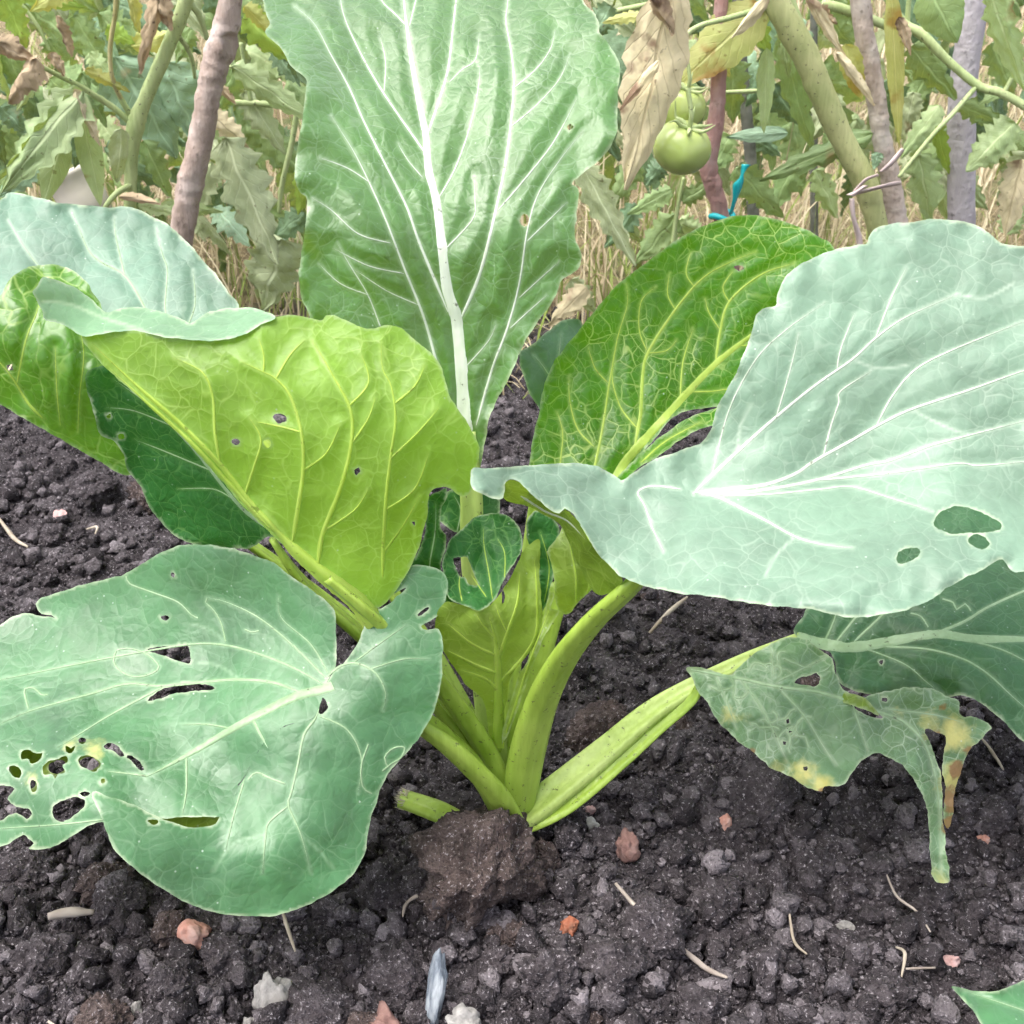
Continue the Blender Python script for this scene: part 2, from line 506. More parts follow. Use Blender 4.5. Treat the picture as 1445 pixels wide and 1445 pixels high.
# clods: pieces of the soil, each its own object
clod_me = []
for k in range(8):
    V, T = lump(5, 0.60 if k == 2 else 0.48, 1.5, 3 + k * 7, 0.45 if k == 2 else 0.55, (1, 1, 0.82))
    V = V * (1 + np.array([0.16 * mnoise.noise(Vector(v) * 6) + 0.085 * mnoise.noise(Vector(v) * 15) for v in V]))[:, None]
    clod_me.append(fast_mesh('clod', V, T, M['clod_brown'] if k in (2, 5) else M['clod'],
                             {'tone': 0.35 + 0.25 * np.array([mnoise.noise(Vector(v) * 2.2 + Vector((k, 0, 0))) for v in V])}))
def clod(px, py, wpx, k=None, sz=(1, 1, 1), lift=0.25, rot=None):
    p = gnd(px, py + wpx * 0.12, 0.0)
    depth = p[1] * CP + (CAMH - p[2]) * SP
    r = wpx * depth / F * 0.5
    o = bpy.data.objects.new('clod', clod_me[k if k is not None else random.randrange(8)])
    o.location = (p[0], p[1], float(gz(np.array([p[0]]), np.array([p[1]]))[0]) + r * lift)
    o.rotation_euler = rot or (random.uniform(-.5, .5), random.uniform(-.5, .5), random.uniform(0, 6.28))
    o.scale = (r * sz[0], r * sz[1], r * sz[2])
    link(o, ground)
    return o
for a in [(684, 1218, 185, 2, (1.05, .8, 1.05), .6, (.35, .3, 1.1)), (600, 1225, 80, 0, (1, .9, .9), .4), (770, 1200, 50, 5, (1, 1, 1), .5), (640, 1130, 78, 0, (1, .8, .8), .75), (850, 1000, 110, 5, (1, .9, .8), .2),
          (150, 1235, 80, 5), (165, 1262, 70, 1), (440, 1395, 160, 3, (1, .8, .8), .15), (55, 1335, 75, 1), (135, 692, 62, 4, (1, 1, 1), .5), (80, 735, 55, 6),
          (110, 735, 42, 1), (1080, 1110, 115, 0, (1, .8, .8), .2), (30, 1210, 80, 6), (860, 1350, 90, 4), (780, 1375, 95, 7), (560, 1345, 110, 3, (1, .8, .9), .2),
          (545, 1240, 90, 7), (920, 1290, 100, 0), (1010, 1240, 70, 1), (1250, 1390, 70, 6), (700, 1340, 70, 1), (240, 1370, 75, 3), (140, 1420, 95, 5),
          (1150, 1200, 60, 7), (1320, 1260, 55, 4), (990, 1400, 80, 3), (860, 1170, 55, 7), (900, 1100, 60, 0), (320, 1330, 70, 1), (1100, 1330, 60, 6),
          (1400, 1150, 60, 3), (1200, 1310, 55, 0), (215, 690, 70, 5), (190, 820, 40, 2), (940, 890, 45, 4), (1010, 870, 40, 1), (1060, 1000, 55, 5), (60, 800, 35, 3)]:
    clod(*a)
for k in range(170):
    x, y = scatter_pos(1, 1.5, 1.1)
    r = random.uniform(0.0045, 0.0095)
    o = bpy.data.objects.new('clod', random.choice(clod_me))
    o.location = (x[0], y[0], float(gz(x, y)[0]) + r * random.uniform(-0.1, 0.4))
    o.rotation_euler = [random.uniform(0, 6.28) for _ in range(3)]
    o.scale = [r * random.uniform(.75, 1.25) for _ in range(3)]
    link(o, ground)

# ------------------------------------------------------------------ leaf builder
class Leaf:
    """a blade (one mesh of one or more sheets) with ribs and veins riding on it"""
    def __init__(s, plant, mats, label=None):
        s.plant, s.mats, s.label = plant, mats, label
        s.V, s.T, s.MI, s.A, s.off = [], [], [], {'vein': [], 'edge': [], 'yel': [], 'brown': []}, 0
        s.ribs = []
        s.seed = random.uniform(0, 99)
    pr = 11.0
    def surf(s, tps, P, puffd, amp, puff, sign, mod=None, ruf=None):
        Y = tps(P)
        a = amp * (perlin(P[:, 0] / 75 + s.seed, P[:, 1] / 75) + 0.14 * perlin(P[:, 0] / 30 + s.seed, P[:, 1] / 30 + 7))
        Y = Y + a - sign * puff * (1 - np.exp(-(puffd / s.pr) ** 2))
        if ruf is not None: Y = Y + ruf(P)
        if mod is not None: Y = Y + mod(P)
        return Y
    def sheet(s, outline, ctrl, veins=(), holes=(), step=4.5, mi=0, amp=0.0016, puff=0.0013, sign=1, edge=True, yel=(), brown=(), mod=None,
              rough_edge=1.1, tps=None, free=None, ruffle=0.0022, vw=1.0):
        tps = tps or TPS(ctrl)
        out = catmull(outline, step, True)
        nrm = np.roll(out, -1, 0) - np.roll(out, 1, 0)
        nrm = np.stack([-nrm[:, 1], nrm[:, 0]], 1) / (np.linalg.norm(nrm, axis=1)[:, None] + 1e-6)
        q = np.cumsum(np.linalg.norm(out - np.roll(out, 1, 0), axis=1))
        if rough_edge: out = out + nrm * (rough_edge * (1.6 * perlin(q / 26 + s.seed, q * 0) + 0.9 * perlin(q / 9, q * 0 + 3)))[:, None]
        hl = [catmull(h, 3.5, True) for h in holes]
        hl = [h + np.stack([perlin(h[:, 0] / 6 + 3, h[:, 1] / 6), perlin(h[:, 0] / 6, h[:, 1] / 6 + 8)], 1) * 1.3 for h in hl]
        oc = out[::2].copy()
        ruf = (lambda P: ruffle * np.exp(-segdist(P, oc, True) / 22.0) * 1.6 * perlin(P[:, 0] / 34 + s.seed, P[:, 1] / 34)) if ruffle else None
        lo, hi = out.min(0), out.max(0)
        gx, gy = np.meshgrid(np.arange(lo[0], hi[0], step), np.arange(lo[1], hi[1], step * 0.866))
        gx = gx + (np.arange(gx.shape[0]) % 2)[:, None] * step * 0.5
        G = np.stack([gx.ravel(), gy.ravel()], 1)
        G = G[inside(G, out)]
        for h in hl: G = G[~inside(G, h)]
        dB = segdist(G, out, True)
        for h in hl: dB = np.minimum(dB, segdist(G, h, True))
        G = G[dB > step * 0.55]
        P = [out] + hl
        E, o = [], 0
        for loop in P:
            m = len(loop); E += [(o + i, o + (i + 1) % m) for i in range(m)]; o += m
        nb = o
        P = np.concatenate(P + [G])
        vs, _, fs, orig, _, _ = delaunay_2d_cdt([Vector(p) for p in P], E, [], 0, 1e-5)
        W = np.array([v[:] for v in vs]); Fc = np.array(fs)
        cen = W[Fc].mean(1)
        keep = inside(cen, out)
        for h in hl: keep &= ~inside(cen, h)
        Fc = Fc[keep]
        bnd = np.zeros(len(W))
        for i, og in enumerate(orig):
            if any(k < nb for k in og): bnd[i] = 1
        if free is not None:      # only part of the outline is a real leaf margin
            bnd *= ~free(W)
        vein, pd = np.zeros(len(W)), np.full(len(W), 60.0)
        vl = []
        for v in veins:
            w0, w1, pts = v[0], v[1], v[2]
            c = catmull(pts, 6)
            vl.append((w0, w1, c, v[3] if len(v) > 3 else None))
            d = segdist(W, c)
            pd = np.minimum(pd, d)
            hw = (w0 + w1) * 0.25
            vein = np.maximum(vein, np.clip(1.0 - (d - hw * 0.6) / 3.0, 0, 1) * 0.5)
        Y = s.surf(tps, W, pd, amp, puff, sign, mod, ruf)
        V3 = atv(W, Y)
        a, b, c = V3[Fc[:, 0]], V3[Fc[:, 1]], V3[Fc[:, 2]]
        n = np.cross(b - a, c - a)
        fl = ((np.array([0, 0, CAMH]) - a) * n).sum(1) < 0
        Fc[fl] = Fc[fl][:, ::-1]
        s.V.append(V3); s.T.append(Fc + s.off); s.MI += [mi] * len(Fc); s.off += len(W)
        def blobs(L):
            r = np.zeros(len(W))
            for (x, y, rad, k) in L: r = np.maximum(r, k * np.exp(-(((W[:, 0] - x) ** 2 + (W[:, 1] - y) ** 2) / rad ** 2)))
            return r
        s.A['vein'].append(vein); s.A['edge'].append(bnd if edge else bnd * 0); s.A['yel'].append(blobs(yel)); s.A['brown'].append(blobs(brown))
        for w0, w1, c, nm in vl:
            if w0 < 2.2: continue
            q = np.cumsum(np.r_[0, np.linalg.norm(np.diff(c, axis=0), axis=1)]); q /= q[-1]
            w = (w0 + (w1 - w0) * q) * (0.56 if (sign > 0 and w0 < 12) else 0.9) * vw
            if nm == 'mine_trail': w = np.full(len(c), w0 * 0.7) * (1 + 0.3 * perlin(q * 9, q * 0 + w0))
            elif w0 < 12: w = w * np.clip(0.3 + q / 0.12, 0, 1)
            if nm != 'mine_trail': w = w * np.clip((1.02 - q) / 0.3, 0.05, 1)
            tg = np.gradient(c, axis=0); tg /= np.linalg.norm(tg, axis=1)[:, None] + 1e-9
            sd = np.stack([-tg[:, 1], tg[:, 0]], 1)
            w = w * (1 + 0.12 * perlin(q * 30, q * 0 + w0))
            rows = []
            prof = [(-1.15, -0.5), (-0.8, 0.25), (-0.35, 0.62), (0, 0.72), (0.35, 0.62), (0.8, 0.25), (1.15, -0.5)]
            for ox, hz in prof:
                Pp = c + sd * (ox * w * 0.5)[:, None]
                Yc = s.surf(tps, Pp, np.abs(ox) * w * 0.5, amp, puff, sign, mod, ruf)
                rows.append(atv(Pp, Yc - (hz * w * 0.00035 * (0.10 if sign > 0 else 0.35) + 0.00022 * (hz > 0))))
            Rw = np.stack(rows, 1)
            m, k = Rw.shape[:2]
            fc = []
            for i in range(m - 1):
                for j in range(k - 1):
                    fc.append((i * k + j, i * k + j + 1, (i + 1) * k + j + 1, (i + 1) * k + j))
            s.ribs.append((nm or ('midrib' if w0 >= 9 else 'vein'), Rw.reshape(-1, 3), fc))
        return tps
    def build(s, ribmat):
        V = np.concatenate(s.V); T = np.concatenate(s.T)
        o = mesh_obj('leaf', V, T.tolist(), s.mats, s.plant, True, {k: np.concatenate(v) for k, v in s.A.items()})
        o.data.polygons.foreach_set('material_index', np.array(s.MI, np.int32))
        bm = bmesh.new(); bm.from_mesh(o.data); bmesh.ops.remove_doubles(bm, verts=bm.verts, dist=2e-5); bm.to_mesh(o.data); bm.free()
        o.data.update()
        if s.label: o['label'] = s.label
        s.obj = o
        for nm, Vr, fc in s.ribs: mesh_obj(nm, Vr, fc, ribmat, o)
        return o

def stalk(name, path, mat, parent, up=(0, 0, 1), thick=0.62, groove=0.35, seg=36, cap=True):
    """path: (px, py, Y, width_px); a channelled leaf stalk lofted along a smooth curve"""
    c = np.array([[*at(a, b, Y), w * (Y * CP + (CAMH - at(a, b, Y)[2]) * SP) / F] for a, b, Y, w in path])
    n = len(c); pts = []
    for i in range(n - 1):
        p0, p1, p2, p3 = c[max(i - 1, 0)], c[i], c[i + 1], c[min(i + 2, n - 1)]
        for k in range(7):
            t = k / 7
            pts.append(0.5 * (2 * p1 + (p2 - p0) * t + (2 * p0 - 5 * p1 + 4 * p2 - p3) * t * t + (3 * p1 - p0 - 3 * p2 + p3) * t ** 3))
    pts.append(c[-1]); pts = np.array(pts)
    tg = np.gradient(pts[:, :3], axis=0); tg /= np.linalg.norm(tg, axis=1)[:, None]
    up = np.array(up, float)
    V, Fc = [], []
    for i, p in enumerate(pts):
        sd = np.cross(tg[i], up); sd /= np.linalg.norm(sd); nu = np.cross(sd, tg[i])
        w = p[3]
        for k in range(seg):
            a = 2 * math.pi * k / seg
            x, y = math.cos(a), math.sin(a)
            yy = y * thick
            if y > 0: yy = y * thick * (0.75) - groove * max(0, 1 - (x / 0.72) ** 2) * thick * 1.2
            yy += 0.026 * math.sin(a * 7 + i * 0.02) + 0.014 * math.sin(a * 13)
            V.append(p[:3] + 0.5 * w * (sd * x + nu * yy))
    m = len(pts)
    for i in range(m - 1):
        for k in range(seg):
            Fc.append((i * seg + k, i * seg + (k + 1) % seg, (i + 1) * seg + (k + 1) % seg, (i + 1) * seg + k))
    if cap:
        Fc.append(tuple(range(seg))[::-1]); Fc.append(tuple((m - 1) * seg + k for k in range(seg)))
    return mesh_obj(name, V, Fc, mat, parent)

# ------------------------------------------------------------------ the plant
BASE = at(732, 1150, 0.438)
plant = empty('leafy_green_plant', (BASE[0], BASE[1], 0))
tag(plant, 'large leafy green mustard plant with broad pale veined leaves growing from dark soil', 'plant')

# --- tall central leaf
L1 = Leaf(plant, [M['tall']], 'tall upright leaf with white branching veins rising at the centre')
L1.pr = 24.0
o1 = [(645, 622), (620, 603), (560, 572), (500, 525), (450, 472), (433, 437), (424, 412), (422, 377), (429, 335), (434, 283), (424, 274), (418, 262), (416, 240), (420, 206), (426, 172),
      (430, 141), (431, 111), (411, 94), (399, 71), (377, 51), (375, 41), (380, 34), (373, 8), (368, -20), (385, -70), (450, -130), (560, -170), (680, -165), (770, -120), (812, -40), (823, 0), (836, 17), (845, 32), (847, 45),
      (860, 64), (872, 84), (875, 103), (871, 137), (872, 171), (868, 193), (853, 219), (819, 247), (807, 260), (817, 266), (815, 292), (811, 335), (819, 352), (820, 369), (815, 380), (793, 395), (785, 416),
      (772, 437), (742, 480), (725, 519), (703, 562), (690, 592), (683, 630), (676, 665), (664, 665)]
v1 = [(29, 3.5, [(664, 660), (656, 596), (645, 459), (630, 400), (617, 292), (605, 240), (601, 193), (592, 146), (579, 73), (570, 0), (562, -100)]),
      (11, 3, [(646, 458), (652, 446), (677, 386), (699, 300), (716, 214), (725, 124), (722, 77), (714, 30), (716, 8), (722, -60)]),
      (4, 1.5, [(725, 124), (745, 108), (763, 90), (778, 66), (783, 43)]), (4, 1.5, [(719, 180), (755, 150), (789, 112), (804, 77)]),
      (5, 2, [(703, 296), (737, 257), (780, 202), (815, 137)]), (8, 2, [(672, 600), (695, 519), (716, 463), (733, 399), (744, 326), (759, 275), (789, 227), (823, 184)]),
      (3, 1.5, [(720, 463), (745, 440), (772, 416)]), (3, 1.5, [(733, 420), (760, 395), (789, 369)]), (3, 1.5, [(744, 340), (775, 310), (800, 285)]),
      (9, 3, [(602, 193), (617, 150), (632, 99), (639, 43), (645, -10), (655, -80)]), (3.5, 1.5, [(634, 116), (652, 98), (671, 84), (676, 50)]),
      (7, 2.5, [(603, 222), (598, 213), (540, 129), (506, 69), (484, 17), (478, -30)]), (3.5, 1.5, [(542, 129), (544, 86), (536, 51)]),
      (9, 2.5, [(632, 440), (626, 425), (592, 343), (574, 292), (544, 232), (514, 172), (493, 124), (467, 77), (444, 34), (415, 8)]),
      (9, 2, [(622, 540), (611, 493), (596, 442), (570, 377), (544, 309), (519, 253), (497, 210), (467, 163)]),
      (3.5, 1.5, [(551, 343), (506, 330), (467, 296), (440, 279)]), (3.5, 1.5, [(570, 386), (520, 375), (470, 350)]), (3.5, 1.5, [(523, 258), (490, 237), (450, 222)]),
      (3, 1.5, [(590, 430), (545, 410), (500, 380)]), (4.5, 1.5, [(548, 490), (536, 459), (519, 416), (493, 373), (476, 343)]), (3, 1.5, [(519, 416), (480, 400), (450, 372)]),
      (5, 1.8, [(617, 283), (643, 236), (665, 172), (677, 107), (672, 84)]), (4, 1.5, [(628, 352), (667, 309), (670, 280), (669, 249)]),
      (5, 2, [(577, 39), (556, 18), (538, 0), (520, -40)]), (4, 2, [(578, 36), (587, 0), (600, -50)]), (3, 1.5, [(596, 250), (575, 225), (560, 200)]), (3, 1.2, [(655, 520), (690, 480), (700, 455)])]
c1 = [(655, 600, .50), (664, 665, .497), (645, 460, .517), (617, 292, .535), (602, 200, .560), (570, 0, .638), (560, -160, .75), (420, 260, .522), (424, 400, .508), (500, 520, .498), (372, 30, .610), (430, 130, .558),
      (872, 137, .578), (820, 370, .530), (742, 480, .513), (690, 590, .499), (830, 10, .625), (520, 330, .512), (730, 330, .522), (720, 150, .571), (500, 100, .592)]
L1.sheet(o1, c1, v1, [[(736, 304), (744, 303), (748, 311), (744, 318), (735, 317)], [(800, 178), (806, 174), (809, 179), (803, 184)]], puff=.0036, vw=.75)
lf = L1.build(M['rib_white'])
stalk('stalk', [(702, 1110, .449, 40), (690, 1000, .46, 40), (668, 800, .485, 34), (665, 700, .494, 32), (657, 610, .4985, 28)], M['stalk_pale'], lf, up=(0, -1, .5))

# --- large right leaf
L2 = Leaf(plant, [M['pale'], M['olive']], 'broad pale right leaf folded along its middle with chewed holes')
L2.pr = 22.0
o2 = [(664, 672), (668, 660), (690, 661), (717, 659), (769, 655), (817, 654), (845, 659), (869, 672), (880, 677), (900, 662), (930, 646), (964, 634), (991, 624), (1003, 606), (1012, 574), (1029, 545), (1051, 496),
      (1062, 464), (1068, 443), (1080, 434), (1095, 431), (1097, 415), (1111, 388), (1133, 371), (1171, 354), (1214, 345), (1222, 344), (1228, 331), (1247, 318), (1285, 313), (1323, 309), (1361, 313), (1388, 323),
      (1407, 339), (1420, 345), (1445, 347), (1480, 350), (1530, 370), (1580, 430), (1600, 520), (1600, 620), (1570, 700), (1530, 760), (1490, 795), (1445, 806), (1429, 806), (1418, 793), (1410, 790), (1382, 806), (1339, 828),
      (1312, 847), (1279, 860), (1241, 868), (1198, 871), (1160, 863), (1127, 858), (1084, 854), (1040, 848), (997, 841), (953, 836), (915, 828), (877, 814), (853, 790), (834, 768), (823, 746), (812, 730), (797, 718), (789, 724),
      (769, 714), (750, 698), (735, 682), (724, 677), (714, 680), (712, 692), (710, 703), (699, 704), (680, 697), (667, 688)]
v2 = [(9, 2, [(978, 697), (994, 681), (1040, 638), (1089, 594), (1149, 545), (1203, 507), (1236, 477), (1279, 447), (1350, 415)]), (3.5, 1.5, [(1181, 522), (1187, 491), (1206, 442)]), (3.5, 1.5, [(1236, 476), (1258, 420), (1279, 377)]),
      (9, 2.5, [(985, 694), (1030, 690), (1080, 684), (1122, 669), (1149, 651), (1203, 621), (1236, 602), (1285, 578), (1366, 551), (1445, 523), (1520, 500)]), (4, 1.8, [(1236, 602), (1258, 561), (1290, 523), (1339, 496), (1445, 453)]),
      (4, 1.5, [(1162, 643), (1173, 600), (1184, 567), (1186, 552), (1230, 523)]), (8, 3, [(990, 697), (1060, 694), (1150, 678), (1220, 657), (1258, 649), (1312, 629), (1361, 616), (1460, 590)]), (5, 2, [(1150, 678), (1250, 668), (1350, 654), (1382, 657), (1460, 650)]),
      (7, 2, [(980, 694), (1010, 700), (1040, 714), (1078, 733), (1122, 757), (1160, 768), (1203, 773)]), (5, 1.5, [(960, 690), (920, 686), (900, 695), (910, 714), (921, 746), (937, 779)]), (4, 1.5, [(1020, 700), (1090, 697), (1160, 690), (1203, 687), (1258, 703), (1317, 722)]),
      (3, 1.5, [(1005, 668), (1029, 578), (1067, 507), (1111, 464), (1165, 426)]), (3, 1.5, [(1095, 590), (1116, 518), (1127, 469)]), (2, 1, [(1040, 638), (1045, 600), (1060, 570)]), (2, 1, [(1122, 757), (1090, 790), (1080, 815)]),
      (2, 1, [(1203, 507), (1240, 520), (1280, 515)]), (2, 1, [(1350, 415), (1390, 420), (1430, 400)]), (2, 1, [(1285, 578), (1330, 600), (1360, 612)])]
c2 = [(991, 681, .430), (877, 814, .387), (1084, 854, .360), (1241, 868, .350), (1410, 790, .372), (1445, 805, .370), (664, 672, .405), (769, 655, .428), (769, 710, .405), (869, 673, .433), (1000, 710, .420), (1200, 695, .424), (1445, 700, .408),
      (1000, 780, .387), (1200, 780, .378), (1350, 740, .390), (1051, 496, .458), (1095, 431, .474), (1222, 344, .492), (1323, 309, .502), (1445, 347, .49), (1250, 500, .458), (1400, 500, .453), (1500, 450, .46), (1600, 600, .42), (1530, 760, .38),
      (930, 646, .440), (991, 624, .446), (1100, 630, .437), (1300, 620, .432)]
L2.sheet(o2, c2, v2, [[(1318, 741), (1325, 725), (1344, 715), (1366, 716), (1393, 727), (1412, 738), (1412, 746), (1393, 751), (1366, 752), (1339, 752)],
                      [(1265, 790), (1268, 779), (1282, 773), (1298, 775), (1296, 784), (1282, 793), (1270, 796)],
                      [(1366, 764), (1374, 754), (1388, 757), (1396, 768), (1388, 775), (1376, 772)]])
# rolled-under margin seen from below
L2.sheet([(712, 705), (710, 690), (716, 678), (731, 680), (750, 697), (769, 713), (789, 724), (797, 719), (815, 735), (836, 770), (855, 792), (879, 815), (868, 832), (840, 838), (818, 800), (800, 760), (788, 738), (760, 722), (735, 712)],
         [(712, 695, .407), (769, 711, .409), (797, 722, .407), (836, 768, .399), (879, 816, .392), (735, 712, .418), (788, 738, .418), (820, 800, .414), (850, 835, .405)], [(4, 1.5, [(735, 700), (770, 722), (800, 735), (825, 760)])], mi=1, sign=-1, edge=False)
lf = L2.build(M['rib_white'])
stalk('stalk', [(732, 1140, .434, 56), (742, 1070, .434, 62), (762, 995, .428, 60), (793, 930, .418, 56), (838, 873, .405, 48), (893, 822, .400, 42), (945, 760, .414, 28), (985, 700, .434, 10)], M['stalk'], lf, up=(-.5, .8, .6))

# --- bright leaf behind it
L3 = Leaf(plant, [M['bright'], M['olive']], 'bright green leaf with yellow net veins behind the broad right leaf')
L3.pr = 16.0
o3 = [(750, 690), (750, 632), (760, 583), (769, 540), (785, 507), (818, 464), (850, 426), (877, 396), (904, 377), (932, 355), (964, 333), (997, 317), (1029, 306), (1062, 304), (1095, 309), (1127, 320), (1154, 333), (1176, 349),
      (1185, 400), (1160, 460), (1110, 530), (1060, 565), (1000, 575), (955, 585), (930, 612), (905, 640), (880, 668), (860, 700), (800, 720)]
v3 = [(15, 5, [(862, 690), (880, 655), (904, 627), (948, 578), (1008, 515), (1062, 472), (1120, 430)]), (9, 2, [(895, 634), (901, 600), (904, 583), (907, 529), (915, 496), (953, 437), (991, 393), (1030, 370), (1067, 355)]),
      (4, 1.5, [(960, 558), (964, 510), (978, 464)]), (7, 2, [(1010, 510), (1016, 469), (1029, 426), (1073, 388), (1122, 371)]), (6, 2, [(832, 690), (839, 659), (850, 605), (861, 534), (872, 475), (885, 430), (884, 400)]),
      (4, 1.5, [(788, 672), (792, 640), (794, 610), (786, 580)]), (4, 1.5, [(838, 630), (815, 605), (804, 565), (803, 530)]), (4, 1.5, [(900, 605), (876, 575), (864, 535), (868, 510)]), (3, 1.5, [(913, 495), (902, 465), (905, 425), (925, 405)]),
      (3, 1.5, [(953, 437), (942, 415), (945, 385)]), (3, 1.5, [(858, 540), (840, 520), (830, 490)]), (3, 1.5, [(1016, 465), (1000, 440), (995, 420)]), (4, 1.5, [(978, 553), (1005, 552), (1035, 548)]), (3, 1.5, [(1045, 488), (1080, 485)]),
      (3, 1.5, [(980, 405), (968, 385), (975, 355)]), (3, 1.5, [(1029, 426), (1020, 405), (1035, 382)]), (3, 1.5, [(915, 498), (940, 495), (955, 480)])]
c3 = [(866, 673, .502), (1062, 304, .600), (1176, 349, .585), (769, 540, .528), (850, 426, .558), (904, 627, .512), (1008, 518, .552), (1062, 472, .570), (1110, 530, .560), (750, 659, .505), (930, 450, .565), (830, 600, .522), (964, 333, .588)]
L3.sheet(o3, c3, v3, [[(1035, 376), (1043, 374), (1050, 378), (1042, 382)]], mod=None, puff=.0022)
# the turned-up lower margin, a torn strip
L3.sheet([(866, 680), (900, 645), (932, 616), (975, 588), (1020, 574), (1060, 562), (1060, 585), (1005, 600), (964, 618), (932, 642), (899, 662), (876, 690)],
         [(866, 680, .492), (932, 616, .508), (1020, 574, .522), (1060, 570, .53), (899, 662, .486), (964, 618, .50), (1040, 592, .512)], [(4, 1.5, [(905, 652), (940, 622), (990, 595)])], mi=0)
lf = L3.build(M['rib_yellow'])
stalk('stalk', [(722, 1110, .448, 40), (742, 1010, .458, 36), (782, 860, .476, 30), (825, 760, .49, 24), (866, 682, .50, 18)], M['stalk'], lf, up=(-.3, -.8, .5))

# --- left inner leaf, underside towards us
L4 = Leaf(plant, [M['under'], M['rim']], 'yellow green left leaf seen from below with light through it')
o4 = [(116, 474), (145, 471), (174, 467), (203, 469), (233, 476), (271, 479), (300, 481), (339, 474), (368, 459), (388, 447), (421, 445), (451, 453), (460, 445), (477, 447), (504, 459), (523, 464), (547, 459), (567, 464), (591, 484), (613, 503),
      (625, 525), (635, 559), (654, 588), (669, 612), (676, 636), (673, 660), (664, 693), (649, 699), (635, 689), (620, 688), (606, 697), (601, 738), (589, 777), (575, 808), (545, 850), (515, 862), (490, 850), (440, 806), (395, 764), (350, 722),
      (300, 664), (245, 604), (190, 555), (140, 510)]
v4 = [(34, 12, [(530, 882), (505, 848), (451, 806), (402, 762), (372, 728)]), (11, 4, [(402, 762), (355, 712), (310, 655), (252, 596), (194, 545), (130, 485)]), (9, 3, [(380, 745), (330, 690), (270, 625), (205, 566), (150, 515)]),
      (8, 3, [(412, 768), (420, 720), (428, 660), (425, 610), (410, 560), (390, 535), (372, 525), (340, 510)]), (9, 3, [(448, 802), (455, 755), (480, 690), (495, 630), (495, 580), (470, 530), (450, 495), (440, 480)]),
      (7, 2.5, [(540, 815), (541, 770), (545, 700), (552, 640), (558, 590), (552, 545), (540, 520), (538, 485)]), (5, 2, [(345, 700), (358, 660), (368, 620), (352, 590)]), (6, 2, [(310, 652), (303, 610), (300, 560), (285, 525), (245, 505)]),
      (4, 1.5, [(372, 525), (372, 500), (365, 478)]), (4, 1.5, [(390, 533), (410, 500), (430, 480)]), (4, 1.5, [(425, 610), (395, 602), (360, 595)]), (4, 1.5, [(427, 665), (460, 640), (480, 600)]), (4, 1.5, [(497, 625), (520, 590), (530, 560)]),
      (4, 1.5, [(548, 650), (590, 610), (620, 575)]), (4, 1.5, [(544, 720), (585, 690), (605, 640)]), (4, 1.5, [(541, 780), (570, 740), (592, 700)]), (3.5, 1.5, [(456, 750), (500, 720), (520, 690)]), (3.5, 1.5, [(490, 575), (520, 540), (510, 500)]), (4, 1.5, [(556, 570), (585, 545), (600, 515)])]
c4 = [(510, 850, .418), (402, 762, .420), (310, 660, .426), (116, 474, .441), (200, 560, .435), (567, 464, .452), (676, 636, .434), (620, 690, .430), (589, 777, .428), (388, 447, .453), (233, 476, .444), (450, 600, .424), (300, 540, .430), (560, 600, .428), (520, 740, .420), (650, 699, .431), (545, 850, .421)]
t4 = L4.sheet(o4, c4, v4, [[(385, 588), (392, 583), (402, 586), (404, 594), (392, 597)], [(326, 622), (333, 619), (339, 624), (333, 629)], [(371, 623), (378, 620), (383, 627), (377, 633)], [(500, 664), (506, 660), (509, 664), (503, 671)], [(581, 737), (586, 736), (586, 741)]], sign=-1, amp=.0018, puff=.0014, ruffle=0)
rim = [(116, 474), (145, 471), (174, 467), (203, 469), (233, 476), (271, 479), (300, 481), (339, 474), (368, 459), (388, 447)]
o4b = rim + [(359, 435), (329, 434), (296, 440), (279, 450), (268, 457), (257, 450), (228, 440), (199, 434), (170, 435), (152, 441), (141, 433), (121, 416), (102, 404), (78, 395), (61, 391), (55, 402), (46, 411), (50, 422), (61, 440), (65, 452), (87, 457)]
c4b = [(x, y, float(t4(np.array([[x, y]]))[0])) for x, y in rim] + [(46, 411, .437), (65, 452, .438), (78, 395, .455), (141, 433, .462), (199, 434, .472), (268, 457, .46), (329, 434, .478), (359, 435, .472)]
L4.sheet(o4b, c4b, [(2, 1.5, [(60, 425), (100, 430), (150, 450), (200, 465)])], mi=1, amp=.0012, ruffle=0)
lf = L4.build(M['rib_yellow'])
stalk('stalk', [(712, 1118, .440, 44), (690, 1062, .441, 50), (650, 1000, .437, 50), (600, 938, .430, 44), (552, 893, .424, 40), (512, 856, .4185, 34), (462, 815, .4175, 26)], M['stalk'], lf, up=(.6, .6, .6), groove=.15)

# --- dark shaded leaf below it
L5 = Leaf(plant, [M['deep']], 'dark green shaded leaf hanging behind the yellow green left leaf')
o5 = [(121, 527), (124, 554), (133, 583), (140, 612), (160, 622), (174, 641), (179, 660), (199, 689), (213, 719), (233, 743), (257, 762), (291, 772), (329, 774), (359, 772), (378, 757), (410, 765), (420, 740), (380, 690), (330, 630), (250, 555), (180, 505), (145, 515)]
L5.sheet(o5, [(121, 527, .472), (179, 660, .482), (257, 762, .472), (378, 757, .452), (180, 505, .47), (410, 740, .447), (250, 580, .466), (270, 680, .468)],
         [(9, 4, [(395, 755), (350, 725), (318, 690), (270, 630), (215, 575), (160, 535)]), (3.5, 1.5, [(300, 665), (240, 640), (190, 620)]), (3, 1.5, [(330, 705), (300, 690), (250, 690)]), (3, 1.5, [(240, 600), (190, 580), (150, 575)])],
         [[(150, 586), (156, 584), (156, 590), (151, 591)], [(166, 614), (174, 612), (176, 619), (168, 620)]])
lf = L5.build(M['rib_pale'])
